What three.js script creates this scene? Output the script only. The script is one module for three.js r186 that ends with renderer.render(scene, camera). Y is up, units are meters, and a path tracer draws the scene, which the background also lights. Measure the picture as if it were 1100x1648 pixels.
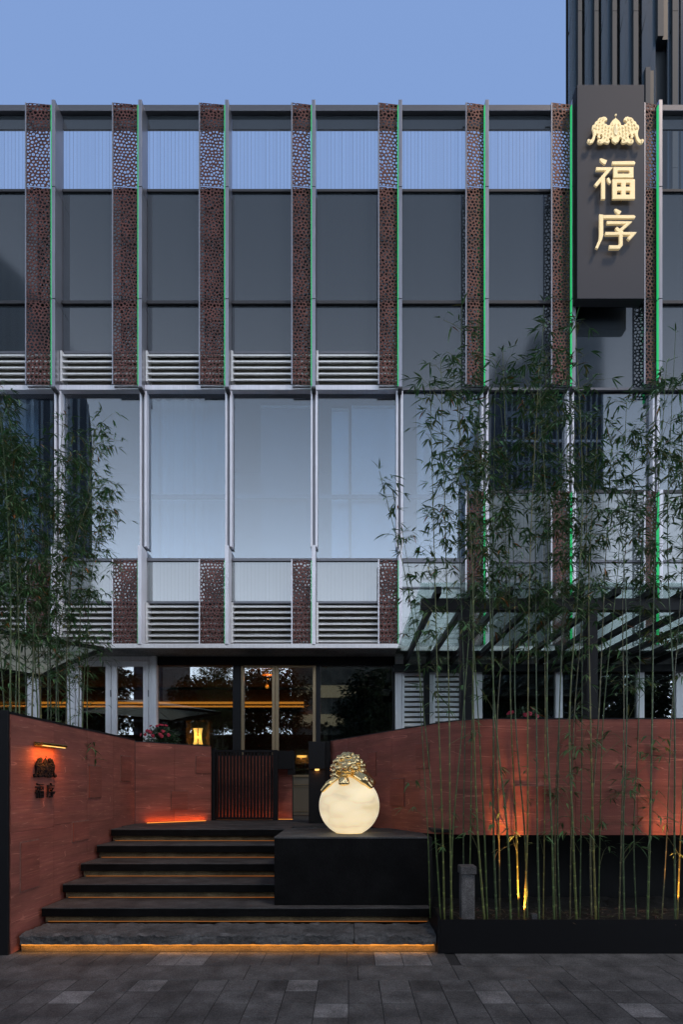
import * as THREE from 'three';
import { mergeGeometries, toCreasedNormals } from 'three/addons/utils/BufferGeometryUtils.js';
import { RoundedBoxGeometry } from 'three/addons/geometries/RoundedBoxGeometry.js';
import { MarchingCubes } from 'three/addons/objects/MarchingCubes.js';
import { ImprovedNoise } from 'three/addons/math/ImprovedNoise.js';
import { RectAreaLightUniformsLib } from 'three/addons/lights/RectAreaLightUniformsLib.js';
RectAreaLightUniformsLib.init();

// ------------------------------------------------------------------ camera, sky, sun, exposure
const scene = new THREE.Scene();
const EYE = 1.55, F = 900, VX = 562, VY = 1260;           // photograph: focal length and vanishing point in its pixels
const camera = new THREE.PerspectiveCamera(2 * Math.atan(824 / F) * 180 / Math.PI, 1100 / 1648, 0.1, 900);
camera.position.set(0, EYE, 0);
camera.lookAt(0, EYE, -10);
camera.setViewOffset(1100, 1648, 550 - VX, 824 - VY, 1100, 1648);   // shift lens
camera.updateProjectionMatrix();

const renderer = new THREE.WebGLRenderer({ antialias: true });
renderer.toneMapping = THREE.LinearToneMapping;
renderer.toneMappingExposure = 1;
renderer.shadowMap.enabled = true;
{
  // dusk sky: blue overhead, a broad afterglow low in the sky on the street side (+z)
  const W = 512, H = 256, data = new Float32Array(W * H * 4);
  for (let j = 0; j < H; j++) for (let i = 0; i < W; i++) {
    const el = ((j + 0.5) / H - 0.5) * Math.PI, az = ((i + 0.5) / W - 0.5) * 2 * Math.PI;   // x = cos az, z = sin az
    const c = Math.max(el, 0), back = 0.5 + 0.5 * Math.sin(az), deg = c * 57.3;
    const glow = Math.exp(-Math.pow(deg / 22.5, 2)) * Math.pow(back, 1.5), low = Math.exp(-deg / 18) * 0.25;
    const q = Math.max(0, Math.min(1, (Math.sin(az) * Math.cos(c) + 0.55) / 0.8)), t = q * q * (3 - 2 * q);
    const base = [0.215 * (1 - t) + 0.16 * t, 0.345 * (1 - t) + 0.21 * t, 0.66 * (1 - t) + 0.31 * t];
    const k = (j * W + i) * 4;
    data[k] = base[0] + 4.0 * glow + low * 0.5;
    data[k + 1] = base[1] + 4.6 * glow + low * 0.6;
    data[k + 2] = base[2] + 5.5 * glow + low * 0.7;
    data[k + 3] = 1;
  }
  const t = new THREE.DataTexture(data, W, H, THREE.RGBAFormat, THREE.FloatType);
  t.mapping = THREE.EquirectangularReflectionMapping; t.magFilter = THREE.LinearFilter; t.minFilter = THREE.LinearFilter;
  t.wrapS = THREE.RepeatWrapping; t.needsUpdate = true;
  scene.background = t; scene.environment = t;
}
const sun = new THREE.DirectionalLight(0xffe4c8, 0.75);
sun.position.set(38, 88, 32); sun.target.position.set(0, 4, -9);
sun.castShadow = true; sun.shadow.radius = 20;
Object.assign(sun.shadow.camera, { left: -20, right: 20, top: 20, bottom: -20, near: 1, far: 120 });
sun.shadow.mapSize.set(2048, 2048);
scene.add(sun, sun.target);

// ------------------------------------------------------------------ helpers
let seed = 1;
const rnd = () => { seed = (seed + 0x6d2b79f5) | 0; let t = Math.imul(seed ^ (seed >>> 15), 1 | seed); t = (t + Math.imul(t ^ (t >>> 7), 61 | t)) ^ t; return ((t ^ (t >>> 14)) >>> 0) / 4294967296; };
const rr = (a, b) => a + (b - a) * rnd();
const X = (px, d) => (px - VX) / F * d, Y = (py, d) => EYE + (VY - py) / F * d;
const names = {};
const numbered = (n) => { const k = names[n] = (names[n] ?? -1) + 1; return k ? `${n}_${String(k).padStart(3, '0')}` : n; };
const noise = new ImprovedNoise();
function clean(g) { const o = g.index ? g.toNonIndexed() : g; for (const k of Object.keys(o.attributes)) if (!['position', 'normal', 'uv'].includes(k)) o.deleteAttribute(k); return o; }
function boxUV(g0) {                                        // uv in metres, by the dominant axis of each face
  const g = clean(g0), p = g.attributes.position, uv = new Float32Array(p.count * 2), a = new THREE.Vector3(), b = new THREE.Vector3(), c = new THREE.Vector3();
  for (let i = 0; i < p.count; i += 3) {
    a.fromBufferAttribute(p, i); b.fromBufferAttribute(p, i + 1).sub(a); c.fromBufferAttribute(p, i + 2).sub(a); b.cross(c);
    const ax = Math.abs(b.x), ay = Math.abs(b.y), az = Math.abs(b.z);
    for (let k = 0; k < 3; k++) {
      const x = p.getX(i + k), y = p.getY(i + k), z = p.getZ(i + k), n = (i + k) * 2;
      if (ay >= ax && ay >= az) { uv[n] = x; uv[n + 1] = z; } else if (ax >= az) { uv[n] = z; uv[n + 1] = y; } else { uv[n] = x; uv[n + 1] = y; }
    }
  }
  g.setAttribute('uv', new THREE.BufferAttribute(uv, 2));
  return g;
}
// box by its limits; dn and df are the distances in front of the camera of its near and far faces
function bx(x0, x1, y0, y1, dn, df, r = 0) {
  const w = x1 - x0, h = y1 - y0, d = df - dn;
  const g = r ? new RoundedBoxGeometry(w, h, d, 1, Math.min(r, w / 2.1, h / 2.1, d / 2.1)) : new THREE.BoxGeometry(w, h, d);
  g.translate((x0 + x1) / 2, (y0 + y1) / 2, -(dn + df) / 2);
  return boxUV(g);
}
const merge = (list) => (list.length === 1 ? list[0] : mergeGeometries(list.map(clean)));
function mesh(name, geo, mat, parent) { const m = new THREE.Mesh(Array.isArray(geo) ? merge(geo) : geo, mat); m.name = name; m.castShadow = m.receiveShadow = true; if (parent) parent.add(m); return m; }
function set(o, label, category, group, kind) { if (label) o.userData.label = label; if (category) o.userData.category = category; if (group) o.userData.group = group; if (kind) o.userData.kind = kind; return o; }
function thing(name, label, category, [x, y, z] = [0, 0, 0], turn = 0, group) { const o = new THREE.Group(); o.name = numbered(name); o.position.set(x, y, z); o.rotation.y = turn; scene.add(o); return set(o, label, category, group); }
function one(name, geo, mat, label, category, group) { const m = mesh(numbered(name), geo, mat, scene); return set(m, label, category, group); }
function struct(name, geo, mat) { const m = mesh(numbered(name), geo, mat, scene); m.userData.kind = 'structure'; return m; }
const stuff = (m) => { m.userData.kind = 'stuff'; return m; };
function rect(w, h, color, intensity, at, to, parent = scene) { const l = new THREE.RectAreaLight(color, intensity, w, h); l.position.set(...at); parent.add(l); l.lookAt(...to); return l; }

// tileable noise textures
function lattice(n, s) { const a = new Float32Array(n * n); let t = s * 7919 + 13; for (let i = 0; i < a.length; i++) { t = (Math.imul(t, 1664525) + 1013904223) | 0; a[i] = (t >>> 8) / 16777216; } return a; }
function vnoise(u, v, nx, ny, L, n) {                      // periodic in u and v
  const x = u * nx, y = v * ny, xi = Math.floor(x), yi = Math.floor(y); let fx = x - xi, fy = y - yi; fx *= fx * (3 - 2 * fx); fy *= fy * (3 - 2 * fy);
  const g = (a, b) => L[(((b % ny) + ny) % ny % n) * n + (((a % nx) + nx) % nx % n)];
  return (g(xi, yi) * (1 - fx) + g(xi + 1, yi) * fx) * (1 - fy) + (g(xi, yi + 1) * (1 - fx) + g(xi + 1, yi + 1) * fx) * fy;
}
function texture(size, fn, color) {
  const d = new Uint8Array(size * size * 4);
  for (let j = 0; j < size; j++) for (let i = 0; i < size; i++) { const c = fn((i + 0.5) / size, (j + 0.5) / size, i, j), k = (j * size + i) * 4; for (let q = 0; q < 3; q++) d[k + q] = Math.max(0, Math.min(255, (Array.isArray(c) ? c[q] : c) * 255)); d[k + 3] = 255; }
  const t = new THREE.DataTexture(d, size, size); t.wrapS = t.wrapT = THREE.RepeatWrapping; t.magFilter = THREE.LinearFilter; t.minFilter = THREE.LinearMipmapLinearFilter; t.generateMipmaps = true;
  if (color) t.colorSpace = THREE.SRGBColorSpace; t.needsUpdate = true; return t;
}
const L1 = lattice(256, 1), L2 = lattice(256, 2), L3 = lattice(256, 3);
const rep = (t, u, v = u) => { const c = t.clone(); c.repeat.set(u, v); c.needsUpdate = true; return c; };
const fbm = (u, v, nx, ny, L = L1) => 0.5 * vnoise(u, v, nx, ny, L, 256) + 0.27 * vnoise(u, v, nx * 2, ny * 2, L2, 256) + 0.15 * vnoise(u, v, nx * 4, ny * 4, L3, 256) + 0.08 * vnoise(u, v, nx * 8, ny * 8, L, 256);
const tStone = texture(512, (u, v) => { const n = fbm(u, v, 6, 6), s = vnoise(u, v, 200, 200, L2, 256); return 0.62 + 0.45 * (n - 0.5) + 0.28 * (s - 0.5); }, true);
const tStoneBump = texture(512, (u, v) => 0.55 * fbm(u, v, 12, 12, L2) + 0.45 * vnoise(u, v, 180, 180, L1, 256));
const streak = (u, v) => 0.36 * vnoise(u, v, 2, 26, L1, 256) + 0.26 * vnoise(u, v, 5, 70, L2, 256) + 0.2 * vnoise(u, v, 16, 150, L3, 256) + 0.18 * vnoise(u, v, 200, 220, L1, 256);
const vein = (u, v) => { const q = v + 0.012 * (vnoise(u, v, 10, 10, L3, 256) - 0.5); const a = vnoise(u, q, 4, 22, L2, 256); const b = vnoise(u, v, 9, 26, L1, 256), g = vnoise(u, v, 60, 160, L3, 256); return Math.max(0, 1 - Math.abs(a - 0.5) * 34) * Math.max(0, (b - 0.56) * 5) * (0.3 + g); };
const tEarth = texture(1024, (u, v) => { const s = streak(u, v), chip = Math.max(0, vnoise(u, v, 14, 110, L2, 256) - 0.80) * 4 * vnoise(u, v, 60, 200, L1, 256), w = Math.min(1, vein(u, v) * 1.8 + chip * 1.2) * 0.8, m = fbm(u, v, 4, 4, L3); const k = 0.78 + 0.12 * (s - 0.5) + 0.22 * (m - 0.5) + 0.26 * (fbm(u, v, 3, 9, L2) - 0.5); return [k * 0.98 + w * 0.3, k * (0.94 + 0.10 * (s - 0.5)) + w * 0.5, k * 0.94 + w * 0.5]; }, true);
const tEarthBump = texture(1024, (u, v) => 0.85 * streak(u, v) + 0.3 * Math.min(1, vein(u, v)));
const tFrit = texture(512, (u, v) => { const x = u * 32, f = x - Math.floor(x), n = L1[Math.floor(x) + 300]; return f < 0.16 ? 0.84 + 0.12 * n : 1 - 0.03 * n; }, true);
const tBrush = texture(512, (u, v) => 0.93 + 0.05 * vnoise(u, v, 200, 6, L1, 256) + 0.10 * (fbm(u, v, 5, 5, L2) - 0.5), true);
const tAlab = texture(512, (u, v) => { const n = fbm(u, v, 5, 5), r = Math.abs(fbm(u, v, 3, 3, L2) - 0.5) * 2, k = 0.80 + 0.24 * (n - 0.5) - 0.35 * Math.max(0, 0.16 - r); return [k + 0.10, k + 0.12 - 0.03 * (1 - n), k + 0.08 - 0.25 * Math.max(0, 0.5 - n)]; }, true);
const tSmudge = texture(512, (u, v) => 0.5 + 0.5 * (fbm(u, v, 7, 7, L3) - 0.5) + 0.25 * (vnoise(u, v, 70, 70, L2, 256) - 0.5));

// materials
const C = (r, g, b) => new THREE.Color().setRGB(r, g, b);
const std = (color, o = {}) => new THREE.MeshStandardMaterial({ color, roughness: 0.7, ...o });
const phy = (color, o = {}) => new THREE.MeshPhysicalMaterial({ color, ...o });
const stone = (c, o = {}) => phy(c, { specularIntensity: 0.5, map: rep(tStone, 0.9), bumpMap: rep(tStoneBump, 2.2), bumpScale: 0.0025, roughness: 0.72, ...o });
const M = {
  asphalt: std(C(0.045, 0.046, 0.05), { roughness: 0.9, bumpMap: rep(tStoneBump, 3), bumpScale: 0.004 }),
  bed: std(C(0.02, 0.02, 0.021), { roughness: 0.95, bumpMap: rep(tStoneBump, 3), bumpScale: 0.003 }),
  pavers: [0.20, 0.22, 0.235, 0.25, 0.275, 0.48].map((k) => stone(C(k, k * 0.99, k * 1.0), { roughness: 0.66 })),
  kerbStone: stone(C(0.31, 0.31, 0.315)), paleStone: stone(C(0.36, 0.36, 0.37)),
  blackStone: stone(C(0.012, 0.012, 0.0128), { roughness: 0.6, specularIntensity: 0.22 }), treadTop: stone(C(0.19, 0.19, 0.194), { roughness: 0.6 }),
  rough: std(C(0.36, 0.36, 0.365), { map: rep(tStone, 1.3), bumpMap: rep(tStoneBump, 2), bumpScale: 0.03, roughness: 0.85 }),
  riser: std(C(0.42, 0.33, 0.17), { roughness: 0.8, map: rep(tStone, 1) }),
  terrace: stone(C(0.15, 0.15, 0.155)),
  earth: [[0.45, 0.147, 0.103], [0.44, 0.143, 0.100], [0.46, 0.150, 0.105], [0.41, 0.120, 0.080]].map((c, i) => { const m = rep(tEarth, 0.62, 1.1), b = rep(tEarthBump, 0.62, 1.1); m.offset.set(i * 0.27, i * 0.39); b.offset.set(i * 0.27, i * 0.39); return std(C(...c), { map: m, bumpMap: b, bumpScale: 0.004, roughness: 0.85 }); }),
  earthPale: std(C(0.48, 0.24, 0.19), { roughness: 0.9, map: rep(tStone, 2.5) }),
  blackMetal: phy(C(0.010, 0.010, 0.0115), { roughness: 0.45, specularIntensity: 0.4 }),
  blackMatte: phy(C(0.008, 0.008, 0.009), { roughness: 0.6, specularIntensity: 0.3 }),
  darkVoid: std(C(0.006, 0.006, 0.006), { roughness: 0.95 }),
  planter: phy(C(0.0065, 0.0065, 0.0075), { specularIntensity: 0.25, roughness: 0.5, bumpMap: rep(tStoneBump, 2), bumpScale: 0.0006 }),
  alu: std(C(0.40, 0.40, 0.445), { roughness: 0.3, metalness: 0.75, map: rep(tBrush, 0.5) }),
  aluWhite: std(C(0.88, 0.86, 0.91), { roughness: 0.4, metalness: 0.15, map: rep(tBrush, 0.5) }),
  slat: std(C(0.84, 0.83, 0.81), { roughness: 0.5, metalness: 0.2, map: rep(tBrush, 0.5) }),
  louvreBack: std(C(0.15, 0.138, 0.105), { roughness: 0.9 }),
  white: std(C(0.90, 0.89, 0.90), { roughness: 0.45, map: rep(tBrush, 0.4) }),
  soffit: std(C(0.6, 0.6, 0.58), { roughness: 0.7, map: rep(tStone, 0.3) }),
  copper: std(C(0.25, 0.088, 0.070), { roughness: 0.46, metalness: 0.4, map: rep(tStone, 0.7) }),
  spandrel: phy(C(0.035, 0.042, 0.048), { roughness: 0.06, ior: 2.3, map: rep(tFrit, 0.5) }),
  spandrelPale: phy(C(0.20, 0.225, 0.225), { roughness: 0.08, ior: 2.2, map: rep(tFrit, 0.5) }),
  skyGlass: phy(C(1, 1, 1), { roughness: 0.3, transmission: 1, thickness: 0, ior: 1.4, map: rep(tFrit, 0.5) }),
  glass: phy(C(0.60, 0.70, 0.78), { roughness: 0.0, transmission: 1, thickness: 0, ior: 2.3 }),
  glassDark: phy(C(0.62, 0.68, 0.66), { roughness: 0.0, transmission: 1, thickness: 0, ior: 2.2 }),
  glassRoof: phy(C(0.85, 0.93, 0.9), { roughness: 0.0, transmission: 1, thickness: 0, ior: 1.5 }),
  gasket: std(C(0.03, 0.03, 0.034), { roughness: 0.5 }),
  frameGrey: std(C(0.14, 0.14, 0.155), { roughness: 0.4, metalness: 0.5 }),
  bronze: std(C(0.30, 0.22, 0.125), { roughness: 0.4, metalness: 0.6, map: rep(tBrush, 1) }),
  bronzePanel: std(C(0.17, 0.14, 0.10), { roughness: 0.5, metalness: 0.3 }),
  interior: std(C(0.11, 0.08, 0.055), { roughness: 0.8 }), interiorFloor: std(C(0.06, 0.05, 0.04), { roughness: 0.5 }),
  room: std(C(0.16, 0.16, 0.165), { roughness: 0.9 }),
  curtain: phy(C(0.84, 0.85, 0.87), { roughness: 0.95, transmission: 0.3, thickness: 0 }),
  blind: std(C(0.72, 0.73, 0.76), { roughness: 0.9 }), blindGrey: std(C(0.16, 0.18, 0.2), { roughness: 0.9 }),
  gold: std(C(1.0, 0.74, 0.36), { roughness: 0.27, metalness: 1 }),
  signFace: phy(C(0.05, 0.05, 0.058), { roughness: 0.5, specularIntensity: 0.5 }),
  letter: std(C(0.88, 0.70, 0.40), { roughness: 0.38, metalness: 0.3, emissive: C(0.62, 0.47, 0.24), emissiveIntensity: 0.4 }),
  letterSide: std(C(0.55, 0.34, 0.12), { roughness: 0.4, metalness: 0.6 }),
  green: std(C(0.05, 0.2, 0.09), { emissive: C(0.01, 0.42, 0.12), emissiveIntensity: 1 }),
  greenBright: std(C(0.05, 0.2, 0.09), { emissive: C(0.01, 0.42, 0.12), emissiveIntensity: 1.1 }),
  amber: std(C(0.5, 0.25, 0.05), { emissive: C(1.0, 0.33, 0.045), emissiveIntensity: 1.1 }),
  amberDim: std(C(0.5, 0.25, 0.05), { emissive: C(0.75, 0.22, 0.03), emissiveIntensity: 0.16 }),
  warm: std(C(0.8, 0.7, 0.4), { emissive: C(1.0, 0.62, 0.16), emissiveIntensity: 1.3 }),
  brass: std(C(0.75, 0.5, 0.2), { roughness: 0.25, metalness: 1 }),
  concrete: stone(C(0.3, 0.29, 0.29), { roughness: 0.8 }),
  soil: std(C(0.035, 0.028, 0.02), { roughness: 1, bumpMap: rep(tStoneBump, 2), bumpScale: 0.03 }),
  culm: [[0.17, 0.20, 0.045], [0.12, 0.18, 0.045], [0.24, 0.22, 0.05], [0.10, 0.155, 0.055], [0.19, 0.18, 0.075]].map((c) => std(C(...c), { roughness: 0.42, vertexColors: true, map: rep(tSmudge, 1, 3) })),
  twig: std(C(0.09, 0.10, 0.035), { roughness: 0.7 }),
  leaf: phy(0xffffff, { vertexColors: true, roughness: 0.55, transmission: 0.18, thickness: 0, side: THREE.DoubleSide }),
  parasol: phy(C(0.78, 0.82, 0.68), { roughness: 0.9, transmission: 0.55, thickness: 0, side: THREE.DoubleSide }),
  petal: std(C(0.32, 0.006, 0.03), { roughness: 0.6, side: THREE.DoubleSide }),
  towerGlass: phy(C(0.022, 0.034, 0.048), { roughness: 0.12, ior: 1.7 }), towerFin: std(C(0.016, 0.021, 0.026), { roughness: 0.5, metalness: 0.2 }), towerDark: std(C(0.012, 0.015, 0.018), { roughness: 0.4 }),
  facadeFar: std(C(0.10, 0.108, 0.115), { roughness: 0.5 }), facadeFin: std(C(0.34, 0.37, 0.36), { roughness: 0.5 }), floorLine: std(C(0.9, 0.9, 0.88), { roughness: 0.6 }),
  litWindow: std(C(0.3, 0.25, 0.15), { emissive: C(0.8, 0.68, 0.42), emissiveIntensity: 0.4 }),
  beige: std(C(0.55, 0.49, 0.34), { roughness: 0.8, map: rep(tStone, 0.2) }), bark: std(C(0.05, 0.04, 0.03), { roughness: 0.95, bumpMap: rep(tStoneBump, 3), bumpScale: 0.02 }),
};

// ------------------------------------------------------------------ ground and pavement
{
  const g = boxUV(new THREE.PlaneGeometry(700, 700).rotateX(-Math.PI / 2)); g.translate(0, -0.03, 0);
  struct('ground', g, M.asphalt);
  const pv = new THREE.Group(); pv.name = 'pavement'; pv.userData.kind = 'structure'; scene.add(pv);
  mesh('bed', bx(-9, 9, -0.028, -0.006, -3, 5.2), M.bed, pv);
  const paver = (x0, x1, d0, d1, mat, dy = 0) => mesh('paver', bx(x0 + 0.0026, x1 - 0.0026, -0.005, 0.0 + dy, d0 + 0.0026, d1 - 0.0026, 0.003), mat, pv);
  const pick = () => M.pavers[Math.floor(Math.pow(rnd(), 1.3) * 5)];
  const w = 0.236, off = X(513, 4.40);
  seed = 5;
  const pale = { '-1,0': 1, '-6,0': 1, '5,0': 2, '9,0': 2, '-8,1': 1, '5,1': 1, '0,2': 1, '9,2': 1, '-9,0': 2, '2,0': 2, '2,1': 2 };
  for (let r = 0; r < 9; r++) for (let c = -14; c < 15; c++) {
    const d1 = 4.40 - r * 0.233, x0 = off + c * w;
    if (Math.abs(x0) > 3.5) continue;
    const m = pale[`${c},${r}`] ? M.pavers[pale[`${c},${r}`] === 1 ? 5 : 4] : pick();
    paver(x0, x0 + w, d1 - 0.233, d1, m, rr(-0.0012, 0.0012));
  }
  for (let x = -3.9; x < 3.9;) { const l = rr(0.78, 1.1); paver(x, x + l, 4.40, 4.755, rnd() < 0.3 ? M.pavers[3] : M.pavers[2], rr(-0.001, 0.001)); x += l; }
  for (let c = -13; c < 4; c++) { const x0 = -0.02 + c * 0.245; paver(x0, Math.min(x0 + 0.245, 0.87), 4.755, 5.12, rnd() < 0.28 ? M.pavers[5] : M.pavers[Math.floor(rr(1, 5))], rr(-0.001, 0.001)); }
  for (const [a, b] of [[0.96, 1.72], [1.72, 2.86], [2.86, 3.9]]) paver(a, b, 4.755, 5.12, M.kerbStone);
  const g2 = mesh('paver', bx(-3.75, -3.21, -0.005, 0.004, 4.8, 5.12, 0.003), M.paleStone, pv);
}

// ------------------------------------------------------------------ staircase
const TR = 0.41, RISE = 0.16, XL = -3.03, XR = -0.755;
{
  const st = thing('staircase', 'broad black stone staircase with amber light lines under its treads', 'stairs');
  // rough-hewn bottom step in two blocks
  const rough = (x0, x1, sd) => {
    const w = x1 - x0, h = 0.09, d = 0.43, g = new THREE.BoxGeometry(w, h, d, Math.round(w / 0.013), 6, 32); g.translate((x0 + x1) / 2, 0.07 + h / 2, -(5.1 + d / 2));
    const p = g.attributes.position, n = g.attributes.normal;
    for (let i = 0; i < p.count; i++) {
      const x = p.getX(i), y = p.getY(i), z = p.getZ(i), front = Math.max(0, 1 - (-z - 5.1) / 0.05);
      const q = 0.7 * noise.noise(x * 8 + sd, y * 9, z * 11) + 0.9 * noise.noise(x * 17, y * 20 + sd, z * 24) + 0.55 * noise.noise(x * 36, y * 40 + sd, z * 44);
      if (y > 0.155) p.setY(i, y + q * 0.014 - front * 0.008);
      p.setZ(i, z - front * (0.014 + 0.018 * q + 0.016 * Math.abs(noise.noise(x * 14, y * 30, sd))));
    }
    const u = boxUV(g); u.deleteAttribute('normal'); u.computeVertexNormals(); return toCreasedNormals(u, 0.9);
  };
  mesh('stone_block', rough(XL + 0.01, 0.047, 3.1), M.rough, st);
  mesh('stone_block', rough(0.053, 0.80, 8.7), M.rough, st);
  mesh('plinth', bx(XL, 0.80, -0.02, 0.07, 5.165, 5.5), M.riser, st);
  const strip = (x0, x1, y, d, mat, k, to) => { const s = mesh('light_strip', bx(x0, x1, y, y + 0.006, d, d + 0.008), mat, st); if (k) rect(x1 - x0, 0.006, 0xff8a1e, k, [(x0 + x1) / 2, y + 0.003, -d + 0.002], [(x0 + x1) / 2, y + to[0], -d + to[1]], st); return s; };
  // the lamp under the lip of the bottom block, shining at the plinth and the paving
  const s0 = mesh('light_strip', bx(XL + 0.02, 0.78, 0.060, 0.068, 5.128, 5.138), M.amber, st);
  rect(3.79, 0.012, 0xffa838, 24, [-1.12, 0.058, -5.133], [-1.12, 0.0, -5.150], st);
  for (let k = 1; k <= 5; k++) {
    const d0 = 5.1 + TR * k, top = RISE * (k + 1) , x1 = k === 1 ? 0.80 : XR - 0.003, xl = XL - 0.004 * k;
    const depth = k === 5 ? 0.45 : TR + 0.09;
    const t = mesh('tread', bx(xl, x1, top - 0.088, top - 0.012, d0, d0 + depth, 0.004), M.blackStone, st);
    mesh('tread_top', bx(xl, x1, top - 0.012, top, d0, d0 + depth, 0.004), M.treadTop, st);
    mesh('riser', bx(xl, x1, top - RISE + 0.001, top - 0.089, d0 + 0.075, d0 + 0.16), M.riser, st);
    strip(xl + 0.03, x1 - 0.02, top - RISE + 0.002 + (k === 1 ? 0.004 : 0), d0 + 0.066, M.amberDim, 0.4, [0.04, -0.03]);
  }
  // terrace floor
  struct('terrace', [bx(-8, 9, 0.80, 0.96, 7.595, 10.35), bx(-8, -3.13, 0.80, 0.959, 5.05, 7.594)], M.terrace);
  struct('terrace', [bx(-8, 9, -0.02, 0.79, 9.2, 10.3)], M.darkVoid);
}
// ------------------------------------------------------------------ pedestal and globe lamp
{
  const b = thing('pedestal', 'large black block pedestal beside the steps carrying the glowing globe', 'pedestal');
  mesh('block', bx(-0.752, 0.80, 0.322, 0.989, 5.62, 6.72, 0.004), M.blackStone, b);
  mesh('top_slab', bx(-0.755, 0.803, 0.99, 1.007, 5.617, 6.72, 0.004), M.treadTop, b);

  const R = 0.33, cy = 0.297, lamp = thing('globe_lamp', 'glowing alabaster globe with a golden guardian lion lying over its top', 'lamp', [X(562.5, 6.1), 1.008, -6.1]);
  const flat = Math.acos(-cy / R), g = new THREE.SphereGeometry(R, 64, 40, 0, Math.PI * 2, 0, flat); g.translate(0, cy, 0);
  const gm = phy(C(0.85, 0.78, 0.62), { roughness: 1, transmission: 0.55, thickness: 0, map: tAlab, emissive: C(1.04, 0.98, 0.87), emissiveMap: tAlab, emissiveIntensity: 1.0 });
  mesh('globe', g, gm, lamp);
  const disc = new THREE.CylinderGeometry(Math.sqrt(R * R - cy * cy) + 0.002, Math.sqrt(R * R - cy * cy) + 0.002, 0.012, 40); disc.translate(0, 0.002, 0);
  mesh('base_ring', disc, M.warm, lamp);
  const pl = new THREE.PointLight(0xffc85a, 0.10); pl.position.set(0.02, 0.13, 0.0); pl.shadow.radius = 3; pl.castShadow = true; lamp.add(pl);

  // lion: one surface from a field of rounded lumps (units metres from the globe's centre)
  const S = [];                                            // [ax, ay, az, bx, by, bz, ra, rb, blend]
  const ball = (x, y, z, r, k = 0.012) => S.push([x, y, z, x, y, z, r * 1.1, r * 1.1, k]);
  const cap = (ax, ay, az, bx_, by, bz, ra, rb, k = 0.02) => S.push([ax, ay, az, bx_, by, bz, ra, rb, k]);
  seed = 21;
  cap(-0.02, 0.31, -0.02, 0.13, 0.27, -0.06, 0.10, 0.11, 0.03);        // trunk over the globe
  cap(0.0, 0.34, 0.02, 0.0, 0.42, 0.06, 0.10, 0.105, 0.02);            // neck and skull
  cap(-0.03, 0.415, 0.15, -0.035, 0.395, 0.185, 0.055, 0.042, 0.015);  // muzzle
  ball(-0.037, 0.408, 0.222, 0.020, 0.006);                            // nose
  cap(-0.075, 0.375, 0.185, 0.005, 0.372, 0.192, 0.016, 0.016, 0.006); // lip
  cap(-0.06, 0.352, 0.165, 0.0, 0.35, 0.17, 0.022, 0.022, 0.008);      // jaw
  cap(-0.09, 0.455, 0.125, -0.045, 0.45, 0.165, 0.022, 0.024, 0.006);  // brows
  cap(-0.015, 0.45, 0.165, 0.05, 0.458, 0.135, 0.024, 0.022, 0.006);
  ball(-0.068, 0.43, 0.152, 0.015, 0.003); ball(0.01, 0.43, 0.158, 0.015, 0.003);
  ball(-0.105, 0.40, 0.12, 0.035, 0.008); ball(0.055, 0.398, 0.14, 0.036, 0.008);
  for (const [y, r, n, q] of [[0.545, 0.035, 4, 0.032], [0.52, 0.085, 8, 0.031], [0.475, 0.125, 11, 0.030], [0.425, 0.145, 12, 0.030], [0.375, 0.15, 12, 0.029], [0.328, 0.15, 11, 0.028]])
    for (let i = 0; i < n; i++) {
      const a = (i + 0.5 * (n % 2)) / n * Math.PI * 2, face = Math.sin(a) > 0.55 && y < 0.5;
      if (face && Math.abs(Math.cos(a)) < 0.62) continue;
      ball(Math.cos(a) * r * 1.02 - 0.01, y + rr(-0.008, 0.008), 0.03 + Math.sin(a) * r * 0.92, q * rr(0.85, 1.12), 0.007);
    }
  cap(0.07, 0.33, 0.10, 0.145, 0.275, 0.155, 0.062, 0.06, 0.012);      // right shoulder and foreleg lying down the globe
  cap(0.145, 0.275, 0.155, 0.205, 0.21, 0.165, 0.05, 0.03, 0.01);
  cap(0.10, 0.34, 0.02, 0.22, 0.25, 0.02, 0.06, 0.045, 0.02);
  cap(-0.07, 0.325, 0.10, -0.05, 0.262, 0.215, 0.045, 0.052, 0.01);    // middle paw
  for (const i of [-1, 0, 1]) ball(-0.05 + i * 0.032, 0.243, 0.248, 0.021, 0.006);
  cap(-0.10, 0.31, 0.07, -0.20, 0.235, 0.13, 0.045, 0.034, 0.012);     // left foreleg
  cap(-0.20, 0.235, 0.13, -0.262, 0.165, 0.125, 0.034, 0.022, 0.01);
  for (let i = 0; i < 5; i++) ball(-0.13 - i * 0.028, 0.315 - i * 0.03, 0.11 - i * 0.004, 0.020, 0.004);
  for (let i = 0; i < 6; i++) ball(0.10 + i * 0.024, 0.365 - i * 0.022, 0.06 + 0.008 * i, 0.022, 0.005);
  cap(0.13, 0.31, -0.12, 0.10, 0.42, -0.16, 0.03, 0.022, 0.01);        // tail
  ball(0.09, 0.45, -0.16, 0.035, 0.01);
  const N = 108, mc = new MarchingCubes(N, M.gold, false, false, 400000), half = 0.33, oy = 0.37;
  mc.isolation = 0;
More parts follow.
